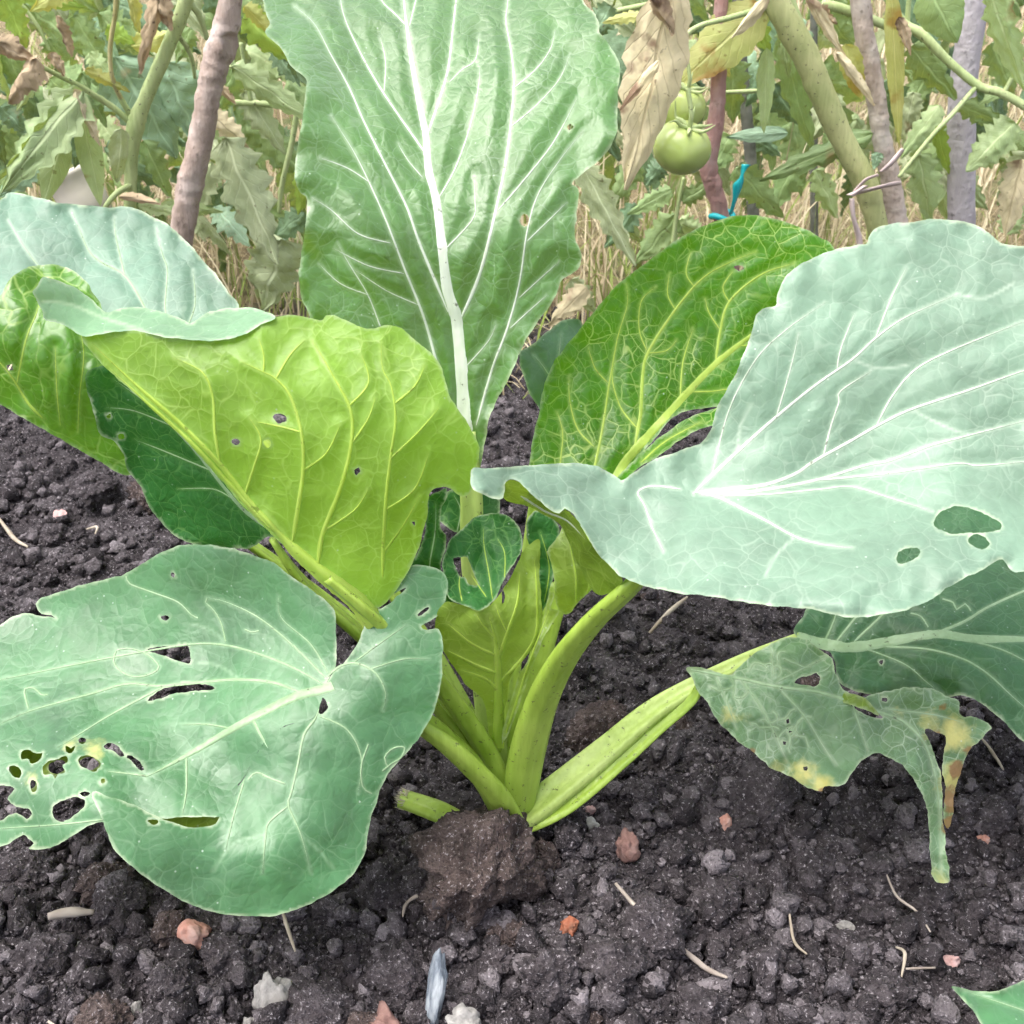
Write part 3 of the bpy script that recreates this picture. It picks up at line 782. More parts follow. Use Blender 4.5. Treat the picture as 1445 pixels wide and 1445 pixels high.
stalk('stalk', [(692, 1095, .450, 36), (600, 975, .444, 36), (505, 890, .446, 36), (430, 822, .452, 32), (385, 760, .4515, 20)], M['stalk'], lf, up=(.5, .3, .8))

# --- glossy curled leaf at the left edge
L6 = Leaf(plant, [M['glossy'], M['olive']], 'glossy bright green curled leaf at the far left edge')
o6 = [(-70, 440), (-20, 428), (0, 418), (10, 399), (29, 382), (58, 374), (82, 374), (107, 384), (124, 399), (130, 413), (140, 425), (152, 470), (168, 560), (192, 640), (180, 671), (131, 646), (97, 626), (63, 607), (29, 588), (0, 571), (-50, 545), (-90, 490)]
L6.sheet(o6, [(0, 418, .505), (82, 374, .535), (140, 425, .512), (0, 571, .502), (131, 646, .500), (180, 671, .492), (150, 500, .500), (60, 500, .488), (-90, 490, .50), (40, 440, .50), (90, 580, .486), (100, 540, .484)],
         [(7, 2, [(60, 590), (39, 568), (15, 530), (-20, 490)]), (5, 2, [(24, 540), (36, 481), (53, 437), (60, 405)]), (4, 1.5, [(110, 610), (112, 560), (118, 500), (110, 450)]), (3, 1.5, [(85, 600), (80, 550), (78, 490)])],
         [[(10, 516), (17, 514), (18, 522), (12, 523)]], amp=.0032, puff=.003)
lf = L6.build(M['rib_yellow'])
stalk('stalk', [(690, 1080, .462, 30), (560, 930, .468, 28), (400, 800, .486, 26), (260, 705, .492, 22), (160, 640, .494, 14)], M['stalk'], lf, up=(.3, .2, .9))

# --- pale leaf at the back left
L7 = Leaf(plant, [M['blue']], 'pale blue green leaf standing behind at the upper left')
o7 = [(0, 282), (10, 274), (27, 272), (47, 277), (83, 286), (110, 288), (133, 291), (153, 293), (176, 291), (199, 297), (219, 307), (239, 319), (262, 339), (282, 362), (306, 389), (322, 412), (338, 434), (330, 470), (260, 500), (150, 505), (60, 475), (-40, 440), (-95, 380), (-75, 310)]
L7.sheet(o7, [(0, 282, .622), (153, 292, .632), (262, 339, .622), (338, 434, .585), (150, 505, .545), (0, 440, .56), (-95, 380, .585), (120, 390, .592), (230, 400, .59)],
         [(6, 2, [(225, 490), (203, 432), (176, 389), (146, 372), (126, 355), (110, 319), (100, 296)]), (4, 1.5, [(176, 389), (163, 332), (161, 305)]), (4, 1.5, [(240, 480), (233, 435), (236, 382), (229, 359), (220, 320)]), (4, 1.5, [(150, 480), (100, 420), (50, 370), (10, 310)]), (3, 1.5, [(260, 470), (275, 430), (272, 380)])])
lf = L7.build(M['rib_pale'])
stalk('stalk', [(700, 1080, .468, 28), (600, 900, .49, 26), (430, 680, .525, 24), (290, 540, .548, 20), (228, 485, .557, 10)], M['stalk'], lf, up=(.2, 0, 1))

# --- big lower left leaf
L8 = Leaf(plant, [M['mid'], M['olive']], 'large chewed lower left leaf spreading over the soil')
c8 = [(457, 968, .402), (0, 882, .462), (256, 770, .462), (130, 822, .467), (400, 800, .442), (473, 900, .417), (200, 960, .424), (0, 1050, .388), (206, 1096, .368), (350, 1014, .388), (330, 1095, .374), (400, 1060, .374), (279, 1160, .349), (130, 1124, .354),
      (375, 1293, .327), (215, 1245, .332), (498, 1233, .346), (548, 1092, .380), (620, 980, .401), (608, 800, .432), (562, 806, .432), (514, 838, .427), (512, 891, .417), (625, 900, .416), (-90, 950, .432), (-110, 1100, .375), (0, 1195, .350), (530, 970, .395), (460, 1100, .366), (380, 1200, .338), (320, 880, .440)]
t8 = TPS(c8)
seam = [(311, 1151), (325, 1125), (345, 1095), (365, 1060), (380, 1038), (410, 1022), (441, 1014), (452, 995), (457, 972)]
oA = [(0, 882), (18, 870), (41, 866), (69, 870), (80, 873), (72, 868), (59, 866), (51, 857), (54, 847), (82, 836), (128, 822), (174, 811), (201, 795), (228, 779), (256, 770), (283, 768), (311, 771), (338, 777), (365, 786), (393, 799), (420, 820), (448, 838),
      (471, 859), (473, 877), (475, 923), (472, 945), (462, 962)] + seam[::-1] + [(274, 1153), (247, 1153), (225, 1156), (190, 1160), (145, 1160), (115, 1170), (95, 1185), (75, 1195), (55, 1199), (40, 1197), (48, 1190), (40, 1183), (33, 1178), (20, 1185), (0, 1195), (-60, 1205), (-110, 1100), (-95, 960), (-50, 900)]
hA = [[(242, 808), (247, 810), (246, 815), (241, 812)], [(226, 871), (233, 868), (239, 872), (234, 876)], [(208, 917), (222, 913), (245, 912), (265, 912), (268, 935), (250, 932), (230, 925)],
      [(208, 988), (230, 972), (260, 965), (290, 966), (303, 972), (280, 975), (250, 978), (225, 986)], [(60, 1084), (68, 1074), (80, 1072), (92, 1066), (96, 1074), (88, 1080), (92, 1090), (82, 1092), (78, 1099), (72, 1092), (64, 1094)],
      [(111, 1070), (118, 1066), (128, 1067), (138, 1072), (143, 1078), (138, 1085), (133, 1089), (122, 1085), (113, 1080)], [(147, 1052), (155, 1048), (165, 1052), (172, 1060), (176, 1066), (170, 1067), (160, 1060), (150, 1057)],
      [(178, 1068), (186, 1066), (200, 1078), (203, 1086), (196, 1086), (188, 1076)], [(74, 1143), (78, 1135), (88, 1130), (100, 1126), (110, 1125), (120, 1130), (118, 1138), (108, 1148), (96, 1156), (86, 1160), (76, 1153)],
      [(113, 1120), (120, 1117), (127, 1120), (120, 1124)], [(-40, 1110), (0, 1108), (12, 1109), (20, 1113), (15, 1120), (11, 1128), (18, 1136), (30, 1140), (42, 1142), (44, 1150), (38, 1155), (25, 1148), (12, 1150), (0, 1158), (-40, 1160)],
      [(110, 1044), (116, 1040), (122, 1044), (116, 1050)], [(42, 1106), (47, 1100), (52, 1106), (51, 1115), (46, 1117)], [(142, 1100), (147, 1098), (149, 1103), (144, 1106)], [(30, 1062), (40, 1058), (52, 1064), (60, 1062), (56, 1072), (46, 1078), (38, 1070), (31, 1072)], [(92, 1052), (100, 1056), (106, 1052), (104, 1060), (96, 1063)], [(12, 1085), (20, 1080), (30, 1088), (28, 1098), (18, 1094)]]
vA = [(16, 6, [(470, 968), (457, 973), (420, 982), (375, 1003), (329, 1028), (283, 1055), (238, 1080), (206, 1096)]), (5, 2.5, [(208, 1095), (185, 1092), (150, 1088)]), (8, 3, [(430, 980), (388, 964), (338, 959), (292, 962), (228, 968), (180, 965), (132, 978), (91, 989), (37, 1005), (-20, 1030)]),
      (6, 2, [(457, 966), (411, 941), (365, 923), (320, 911), (274, 909), (200, 920), (114, 936), (0, 959), (-60, 970)]), (6, 2, [(461, 958), (411, 909), (365, 872), (320, 850), (292, 843)]), (4, 1.5, [(463, 950), (438, 909), (397, 872), (393, 840)]),
      (5, 2, [(228, 970), (196, 987), (150, 1012), (110, 1037), (80, 1055)]), (7, 5, [(356, 1014), (366, 1034), (378, 1056)]), (6, 3, [(263, 1068), (263, 1115), (257, 1150)]), (5, 1.5, [(325, 1028), (290, 1022), (256, 1023)]), (4, 2, [(150, 1156), (100, 1162), (50, 1166), (-20, 1170)]),
      (2.6, 2.4, [(178, 813), (183, 824), (215, 836), (251, 850), (270, 868), (279, 872)], 'mine_trail'), (2.6, 2.4, [(164, 918), (160, 932), (169, 946), (190, 955), (215, 950), (224, 940), (210, 925), (195, 918), (180, 915), (166, 917)], 'mine_trail'),
      (2.8, 2.4, [(40, 1000), (36, 985), (35, 972), (48, 971), (58, 980), (67, 980)], 'mine_trail'), (2.5, 2.4, [(292, 843), (290, 850), (302, 862), (312, 880), (318, 905)], 'mine_trail'), (2.5, 2.4, [(345, 888), (355, 892), (365, 890)], 'mine_trail'), (2, 1, [(320, 911), (300, 890), (270, 880)]), (2, 1, [(338, 959), (310, 940), (280, 935)])]
L8.sheet(oA, None, vA, hA, tps=t8, puff=.0002, ruffle=0, free=lambda W: segdist(W, np.array(seam, float)) < 4, yel=[(130, 1062, 22, .5), (50, 1105, 20, .5), (100, 1050, 16, .4)], rough_edge=1.3)
oB = seam + [(475, 943), (480, 941), (498, 918), (512, 891), (516, 863), (514, 838), (534, 822), (562, 806), (585, 798), (608, 799), (626, 809), (632, 827), (628, 850), (619, 868), (600, 879), (594, 884), (602, 889), (619, 888), (625, 909), (624, 941), (619, 982), (603, 1023), (580, 1055),
             (548, 1092), (532, 1128), (521, 1165), (516, 1201), (498, 1233), (475, 1254), (448, 1270), (411, 1286), (375, 1293), (333, 1292), (297, 1286), (256, 1270), (215, 1245), (183, 1220), (160, 1197), (148, 1165), (137, 1140), (129, 1120), (136, 1117), (155, 1124), (192, 1137), (219, 1151), (256, 1165), (279, 1167), (301, 1164)]
vB = [(6, 2, [(450, 1000), (445, 1014), (429, 1037), (420, 1080), (411, 1119), (407, 1137), (425, 1179), (439, 1233)]), (4, 1.5, [(407, 1137), (380, 1160), (375, 1179), (370, 1233)]), (6, 2, [(462, 955), (480, 940), (503, 936), (530, 950), (544, 978), (540, 1003)]), (4, 1.5, [(450, 1010), (490, 1030), (510, 1070), (505, 1120)]),
      (4, 1.5, [(345, 1100), (330, 1150), (318, 1200)]), (3, 1.5, [(500, 934), (540, 905), (575, 880)]), (3, 1.5, [(520, 945), (570, 930), (605, 930)]), (2.8, 2.6, [(548, 1083), (543, 1069), (555, 1056), (571, 1055), (566, 1069), (552, 1078), (540, 1088)], 'mine_trail'), (2.6, 2.4, [(350, 1100), (362, 1090), (385, 1100), (402, 1106), (370, 1094)], 'mine_trail'),
      (2.5, 2.2, [(520, 1050), (510, 1080), (512, 1110), (525, 1120)], 'mine_trail'), (2, 1, [(425, 1179), (450, 1200), (470, 1225)]), (2, 1, [(375, 1179), (330, 1190), (300, 1230)])]
hB = [[(535, 860), (540, 848), (555, 838), (573, 830), (560, 842), (548, 852)], [(589, 868), (600, 858), (606, 857), (595, 868)], [(208, 1158), (216, 1154), (224, 1160), (215, 1164)], [(446, 990), (455, 984), (463, 998), (452, 1008)]]
L8.sheet(oB, None, vB, hB, tps=t8, puff=.0002, ruffle=0, free=lambda W: segdist(W, np.array(seam, float)) < 4, mod=lambda P: -0.010 * np.clip((311 - P[:, 0]) / 120, 0, 1))
L8.sheet([(15, 1092), (22, 1058), (60, 1048), (92, 1044), (150, 1058), (174, 1084), (142, 1108), (118, 1096), (92, 1106), (62, 1126), (34, 1120)],
         [(x, y, float(t8(np.array([[x, y]]))[0]) + .010) for x, y in [(15, 1092), (60, 1048), (150, 1058), (174, 1084), (92, 1106), (34, 1120)]], [],
         [[(70, 1078), (88, 1072), (92, 1084), (80, 1092), (70, 1088)], [(112, 1074), (128, 1068), (140, 1078), (130, 1086), (116, 1084)], [(30, 1098), (44, 1094), (50, 1108), (38, 1114)], [(150, 1066), (162, 1070), (160, 1082), (150, 1078)]], mi=1, sign=-1, step=3.5, ruffle=0, rough_edge=2.2)
# turned edge inside the slit
L8.sheet([(205, 1140), (247, 1150), (290, 1149), (313, 1148), (318, 1160), (300, 1175), (250, 1176), (215, 1165)], [(205, 1140, .356), (313, 1148, .353), (250, 1176, .352), (300, 1175, .352)], [], mi=1, sign=-1, edge=False)
lf = L8.build(M['rib_pale'])
stalk('stalk', [(722, 1158, .430, 66), (694, 1105, .422, 70), (652, 1060, .416, 68), (605, 1022, .411, 60), (540, 990, .4065, 42), (462, 972, .4035, 22)], M['stalk'], lf, up=(.4, .3, .9), groove=.5)

# --- dark flat leaf lower right
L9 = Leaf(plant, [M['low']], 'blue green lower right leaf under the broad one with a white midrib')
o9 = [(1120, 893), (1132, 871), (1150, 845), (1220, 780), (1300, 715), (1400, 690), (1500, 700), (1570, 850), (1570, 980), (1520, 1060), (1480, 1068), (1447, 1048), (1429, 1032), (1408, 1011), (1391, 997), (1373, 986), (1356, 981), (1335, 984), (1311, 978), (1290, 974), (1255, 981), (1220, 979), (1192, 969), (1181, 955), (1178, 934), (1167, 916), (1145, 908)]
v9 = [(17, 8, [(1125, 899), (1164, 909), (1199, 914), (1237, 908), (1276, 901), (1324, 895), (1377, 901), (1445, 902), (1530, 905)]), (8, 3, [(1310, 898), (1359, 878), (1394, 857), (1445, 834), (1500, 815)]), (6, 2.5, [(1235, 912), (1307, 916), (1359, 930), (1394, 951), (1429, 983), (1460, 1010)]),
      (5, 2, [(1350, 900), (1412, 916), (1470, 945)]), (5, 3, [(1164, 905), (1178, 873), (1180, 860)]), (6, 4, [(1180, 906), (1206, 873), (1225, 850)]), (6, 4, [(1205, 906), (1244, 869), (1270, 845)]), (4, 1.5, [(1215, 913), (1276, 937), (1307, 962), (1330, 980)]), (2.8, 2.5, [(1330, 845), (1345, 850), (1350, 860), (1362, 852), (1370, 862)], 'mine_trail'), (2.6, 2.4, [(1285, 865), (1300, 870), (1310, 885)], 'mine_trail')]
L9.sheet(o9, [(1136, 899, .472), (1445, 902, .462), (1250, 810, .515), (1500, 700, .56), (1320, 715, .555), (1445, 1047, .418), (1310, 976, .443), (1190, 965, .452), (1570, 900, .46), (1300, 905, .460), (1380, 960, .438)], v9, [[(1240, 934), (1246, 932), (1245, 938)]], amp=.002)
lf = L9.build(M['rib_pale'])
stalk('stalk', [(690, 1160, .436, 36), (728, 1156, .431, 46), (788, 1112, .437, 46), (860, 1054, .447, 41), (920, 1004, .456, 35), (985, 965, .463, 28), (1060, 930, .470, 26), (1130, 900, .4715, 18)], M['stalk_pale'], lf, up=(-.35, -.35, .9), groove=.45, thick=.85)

# --- drooping mined leaf
L10 = Leaf(plant, [M['sick'], M['olive']], 'drooping ragged leaf with pale mine trails and yellow brown edges')
o10 = [(968, 943), (985, 941), (1010, 948), (1031, 951), (1055, 930), (1080, 913), (1101, 902), (1125, 899), (1146, 909), (1164, 920), (1174, 930), (1178, 944), (1185, 965), (1195, 976), (1216, 986), (1244, 976), (1269, 972), (1297, 970), (1317, 972), (1338, 983), (1352, 990), (1356, 1009), (1377, 1012), (1394, 1021), (1400, 1028),
       (1391, 1037), (1370, 1056), (1359, 1081), (1351, 1102), (1346, 1130), (1343, 1157), (1336, 1170), (1331, 1150), (1334, 1110), (1330, 1080), (1334, 1046), (1328, 1037), (1310, 1028), (1306, 1034), (1312, 1050), (1324, 1077), (1329, 1105), (1331, 1164), (1339, 1227), (1338, 1245), (1319, 1243), (1314, 1217), (1311, 1182), (1309, 1147), (1300, 1119),
       (1283, 1091), (1262, 1072), (1237, 1063), (1216, 1074), (1202, 1091), (1193, 1107), (1164, 1110), (1160, 1116), (1146, 1114), (1129, 1105), (1108, 1091), (1087, 1084), (1069, 1067), (1052, 1053), (1027, 1032), (1010, 1014), (999, 993), (985, 976), (978, 958)]
v10 = [(7, 3, [(975, 945), (1045, 958), (1097, 969), (1150, 976), (1202, 990), (1244, 1006), (1280, 1022), (1310, 1060), (1325, 1130), (1328, 1230)]), (4, 1.5, [(1045, 958), (1075, 1000), (1100, 1050), (1115, 1085)]), (4, 1.5, [(1097, 969), (1135, 1010), (1160, 1050), (1180, 1080)]), (4, 2, [(1097, 962), (1140, 940), (1170, 925)]), (4, 1.5, [(1202, 990), (1215, 1030), (1225, 1060)]),
       (4, 2, [(1250, 1000), (1290, 1005), (1325, 1010), (1360, 1020)]), (3, 1.5, [(1010, 955), (1025, 990), (1040, 1030)])]
rm = random.Random(4)
for k in range(26):
    x, y = rm.choice([(1060, 935), (1075, 945), (1035, 1000), (1030, 985), (1020, 965), (1075, 1010), (1110, 1030), (1130, 1000), (1090, 930), (1150, 1025), (1180, 960), (1120, 920), (1005, 965)])
    x += rm.uniform(-18, 18); y += rm.uniform(-14, 14); a = rm.uniform(0, 6.28); pts = [(x, y)]
    for j in range(rm.randint(4, 8)):
        a += rm.uniform(-1.1, 1.1); x += 7 * math.cos(a); y += 7 * math.sin(a); pts.append((x, y))
    P_ = np.array(pts)
    if inside(P_, o10).all(): v10.append((2.6, 2.3, pts, 'mine_trail'))
L10.sheet(o10, [(975, 945, .460), (1125, 899, .462), (1178, 940, .448), (1085, 1084, .412), (1160, 1116, .397), (1244, 976, .432), (1317, 972, .426), (1237, 1063, .410), (1300, 1119, .396), (1330, 1245, .376), (1390, 1030, .418), (1342, 1160, .402), (1010, 1014, .437), (1110, 990, .432)],
          v10, [[(1121, 964), (1130, 956), (1145, 953), (1152, 949), (1157, 958), (1153, 968), (1140, 967)], [(1195, 990), (1215, 994), (1232, 1002), (1246, 1013), (1235, 1013), (1215, 1005)], [(1109, 1016), (1113, 1015), (1114, 1020), (1110, 1021)], [(1112, 1028), (1116, 1027), (1117, 1033), (1113, 1034)], [(1105, 1046), (1109, 1046), (1109, 1051), (1105, 1051)], [(1134, 1082), (1139, 1081), (1139, 1087), (1134, 1087)], [(1244, 985), (1252, 985), (1250, 990), (1244, 989)]],
          step=3.5, yel=[(1030, 1008, 24, .42), (1130, 1094, 30, .5), (1100, 1082, 22, .42), (1160, 1108, 18, .7), (1315, 1020, 24, .55), (1345, 1035, 30, .7), (1375, 1030, 22, .35), (1345, 1100, 28, .7), (1270, 1010, 16, .3), (1328, 1242, 22, .45)],
          brown=[(1160, 1117, 7, 1), (1344, 1130, 18, .9), (1340, 1165, 16, .8), (1352, 1085, 14, .8), (1085, 1088, 9, .6), (1060, 1062, 10, .5), (1320, 1035, 10, .5), (1150, 1095, 6, .5), (1330, 1000, 8, .6), (1365, 1060, 10, .7)], amp=.003, rough_edge=1.8)
L10.sheet([(1172, 978), (1185, 976), (1210, 981), (1225, 988), (1236, 1002), (1240, 1010), (1225, 1003), (1205, 996), (1185, 990)], [(1172, 978, .438), (1210, 981, .428), (1240, 1010, .420), (1185, 990, .430), (1225, 1003, .418)], [], mi=1, sign=-1)
lf = L10.build(M['rib_pale'])
stalk('stalk', [(705, 1172, .432, 18), (745, 1164, .427, 24), (803, 1134, .431, 26), (872, 1078, .440, 23), (930, 1027, .449, 19), (978, 985, .455, 16), (990, 952, .4585, 8)], M['stalk'], lf, up=(-.25, -.45, .9), groove=.3)

# --- young inner leaves
L11 = Leaf(plant, [M['deep'], M['olive']], 'small dark green cupped young leaf at the heart of the plant')
o11 = [(629, 779), (633, 766), (648, 749), (669, 731), (694, 724), (714, 727), (729, 739), (737, 758), (735, 778), (723, 799), (710, 820), (698, 845), (677, 862), (660, 856), (640, 849), (631, 837), (625, 808), (625, 787)]
v11 = [(3, 1.5, [(695, 845), (690, 810), (683, 770), (682, 745)]), (3, 1.5, [(712, 815), (712, 780), (702, 760)]), (3, 1.5, [(686, 842), (664, 810)]), (3, 1.5, [(652, 848), (648, 825), (650, 808)])]
L11.sheet(o11, [(629, 779, .442), (694, 724, .468), (737, 758, .455), (735, 790, .443), (677, 862, .418), (640, 849, .424), (680, 790, .456), (700, 820, .440), (650, 760, .456)], v11,
          [[(640, 789), (650, 786), (660, 787), (663, 795), (667, 806), (674, 824), (662, 825), (656, 815), (648, 814), (644, 803)]], step=3)
o11b = [(614, 880), (629, 849), (660, 857), (677, 863), (700, 845), (723, 810), (739, 776), (750, 766), (762, 763), (761, 799), (763, 832), (765, 866), (760, 899), (748, 920), (726, 945), (716, 974), (712, 1015), (708, 1060), (694, 1050), (685, 998), (677, 982), (656, 965), (640, 940), (624, 915)]
v11b = [(18, 6, [(702, 1056), (703, 980), (702, 932), (698, 899), (690, 870)]), (6, 3, [(701, 950), (670, 938), (632, 918)]), (5, 2, [(700, 925), (665, 908), (632, 880)]), (6, 3, [(703, 930), (715, 895), (730, 850), (733, 810)]), (5, 2, [(704, 975), (685, 958), (650, 945)]), (4, 2, [(698, 900), (680, 880), (672, 866)]), (6, 3, [(708, 960), (740, 925), (757, 890), (757, 830), (754, 790)]), (3, 1.5, [(716, 893), (705, 870), (700, 855)])]
L11.sheet(o11b, [(677, 862, .4175), (762, 764, .442), (764, 866, .430), (704, 1057, .440), (627, 920, .428), (702, 932, .426), (740, 800, .438), (640, 860, .421)], v11b, [[(708, 834), (711, 832), (712, 850), (709, 852)]], mi=1, sign=-1, step=3.5, edge=False)
L11.build(M['rib_yellow'])

L12 = Leaf(plant, [M['deep']], 'narrow dark green inner leaf beside the pale central stalk')
L12.sheet([(570, 820), (592, 775), (601, 740), (604, 705), (618, 694), (629, 688), (631, 700), (622, 722), (622, 745), (630, 757), (628, 775), (622, 800), (640, 850), (610, 860)],
          [(570, 820, .455), (604, 705, .470), (629, 688, .475), (628, 770, .465), (640, 850, .455)], [(4, 2, [(604, 850), (606, 800), (614, 750), (615, 710)])], step=3.5)
L12.sheet([(618, 730), (624, 708), (634, 692), (660, 690), (700, 695), (702, 735), (680, 745), (650, 752), (632, 745)], [(618, 730, .50), (660, 690, .515), (702, 700, .515), (660, 752, .50)], [(3, 1.5, [(645, 750), (650, 720), (640, 698)])], step=3.5)
L12.build(M['rib_pale'])

L13 = Leaf(plant, [M['olive'], M['deep']], 'folded olive young leaf tucked against the thick right stalk')
L13.sheet([(772, 776), (784, 762), (796, 742), (808, 748), (822, 775), (836, 800), (836, 830), (815, 850), (800, 868), (786, 856), (782, 820), (778, 795)],
          [(772, 776, .422), (796, 742, .430), (836, 815, .415), (800, 866, .424), (805, 800, .414)], [(4, 2, [(813, 850), (812, 810), (802, 760)]), (4, 2, [(828, 838), (834, 815), (822, 780)])], step=3.5, sign=-1)
L13.sheet([(742, 752), (752, 722), (775, 728), (790, 745), (786, 765), (783, 805), (776, 835), (764, 868), (757, 850), (758, 800)], [(742, 752, .455), (775, 728, .462), (783, 800, .450), (762, 860, .445)], [(3, 1.5, [(768, 850), (775, 800), (762, 750)])], mi=1, step=3.5)
L13.sheet([(752, 920), (764, 890), (772, 845), (780, 820), (782, 840), (777, 858), (790, 862), (778, 880), (768, 900), (748, 950), (716, 1040), (708, 1040), (730, 960)], [(752, 920, .4265), (780, 820, .428), (790, 862, .424), (712, 1040, .435), (730, 980, .430)], [(4, 2, [(714, 1035), (745, 940), (775, 860)])], step=3.5, sign=-1)
L13.build(M['rib_yellow'])

L14 = Leaf(plant, [M['mid']], 'small blue green leaf half hidden between the tall leaf and the bright leaf')
L14.sheet([(733, 498), (750, 487), (772, 468), (790, 455), (806, 450), (819, 452), (822, 470), (815, 520), (800, 560), (775, 590), (761, 577), (746, 553), (737, 523)], [(733, 498, .60), (806, 450, .63), (815, 520, .60), (765, 585, .575), (775, 520, .595)],
          [(4, 2, [(775, 585), (785, 530), (792, 470)]), (3, 1.5, [(782, 540), (765, 515), (752, 500)])], step=3.5)
lf = L14.build(M['rib_pale'])
stalk('stalk', [(715, 1090, .465, 22), (730, 900, .50, 18), (755, 700, .55, 14), (775, 588, .574, 8)], M['stalk'], lf, up=(0, -1, .3))

# cut leaf stub in the soil
stub = empty('cut_stalk', gnd(600, 1150))
tag(stub, 'short cut green stalk stub with a frayed cream end lying left of the plant base', 'stalk')
stalk('stalk', [(566, 1126, .447, 30), (590, 1134, .444, 32), (622, 1146, .439, 34), (655, 1162, .434, 30)], M['stalk'], stub, up=(0, 0, 1), groove=0.0, thick=.85)
V, Fc = [], []
ca, cb = at(572, 1128, .4462), at(590, 1134, .444)
axd = (ca - cb) / np.linalg.norm(ca - cb)
e1 = np.cross(axd, (0, 0, 1.0)); e1 /= np.linalg.norm(e1); e2 = np.cross(e1, axd)
for k in range(60):
    th, rr_ = random.uniform(0, 6.283), 0.0052 * math.sqrt(random.random())
    o_ = e1 * math.cos(th) * rr_ + e2 * math.sin(th) * rr_
    a0 = ca + o_ - axd * .001
    a1 = ca + o_ * random.uniform(1.0, 1.5) + axd * random.uniform(.0015, .006) + np.array([random.uniform(-1, 1) * .0012 for _ in range(3)])
    wv = 0.0008 * random.uniform(.6, 1.3)
    i = len(V)
    V += [a0 + e1 * wv, a0 - e1 * wv * .5 + e2 * wv, a0 - e1 * wv * .5 - e2 * wv, a1]
    Fc += [(i, i + 1, i + 3), (i + 1, i + 2, i + 3), (i + 2, i, i + 3)]
mesh_obj('frayed_end', V, Fc, M['cut'], stub, smooth=False)

# neighbour's leaf tip in the lower right corner
np_ = empty('neighbour_plant', gnd(1560, 1560))
tag(np_, 'neighbouring plant showing only a plain green leaf tip in the lower right corner', 'plant')
LN = Leaf(np_, [M['mid']])
LN.sheet([(1342, 1393), (1365, 1396), (1400, 1399), (1430, 1391), (1460, 1380), (1540, 1400), (1580, 1480), (1540, 1550), (1440, 1500), (1400, 1465), (1372, 1425)], [(1342, 1393, .312), (1460, 1380, .325), (1580, 1480, .305), (1440, 1500, .285), (1440, 1440, .298)], [(4, 2, [(1580, 1500), (1480, 1440), (1360, 1398)])])
lf = LN.build(M['rib_pale'])
stalk('stalk', [(1575, 1498, .2925, 14), (1600, 1560, .27, 16), (1620, 1640, .245, 18)], M['stalk'], lf)

# ------------------------------------------------------------------ background: stakes, tomato plants, straw
def tube(name, path, mat, parent=None, seg=12, wob=0.06, knots=(), sub=8):
    c = np.array([[*at(a, b, Y), w * (Y * CP + (CAMH - at(a, b, Y)[2]) * SP) / F * 0.5] for a, b, Y, w in path])
    return tube3(name, c, mat, parent, seg, wob, knots, sub)

def tube3(name, c, mat, parent=None, seg=12, wob=0.06, knots=(), sub=8):
    c = np.array(c, float); n = len(c); pts = []
    for i in range(n - 1):
        p0, p1, p2, p3 = c[max(i - 1, 0)], c[i], c[i + 1], c[min(i + 2, n - 1)]
        for k in range(sub):
            t = k / sub
            pts.append(0.5 * (2 * p1 + (p2 - p0) * t + (2 * p0 - 5 * p1 + 4 * p2 - p3) * t * t + (3 * p1 - p0 - 3 * p2 + p3) * t ** 3))
    pts.append(c[-1]); pts = np.array(pts)
    tg = np.gradient(pts[:, :3], axis=0); tg /= np.linalg.norm(tg, axis=1)[:, None] + 1e-9
    ref = np.array((0.9, 0.3, 0.1)) if abs(tg[len(tg) // 2][2]) > 0.6 else np.array((0, 0.2, 1.0))
    V, Fc = [], []
    sd0 = random.uniform(0, 50)
    for i, p in enumerate(pts):
        a1 = np.cross(tg[i], ref); a1 /= np.linalg.norm(a1); a2 = np.cross(a1, tg[i])
        for k in range(seg):
            a = 2 * math.pi * k / seg
            d = a1 * math.cos(a) + a2 * math.sin(a)
            r = p[3] * (1 + wob * (mnoise.noise(Vector((d[0] * 1.5, d[1] * 1.5, i * 0.35 + sd0))) * 1.5 + mnoise.noise(Vector((d[0] * 3, d[2] * 3, i * 1.1 + sd0)))))
            V.append(p[:3] + d * r)
    V = np.array(V)
    for (kp, kr, ka) in knots:
        d = V - kp; q = np.linalg.norm(d, axis=1)
        V += (d / (q[:, None] + 1e-6)) * (ka * np.exp(-(q / kr) ** 2))[:, None]
    m = len(pts)
    for i in range(m - 1):
        for k in range(seg):
            Fc.append((i * seg + k, i * seg + (k + 1) % seg, (i + 1) * seg + (k + 1) % seg, (i + 1) * seg + k))
    Fc.append(tuple(range(seg))[::-1]); Fc.append(tuple((m - 1) * seg + k for k in range(seg)))
    return mesh_obj(name, V, Fc, mat, parent)

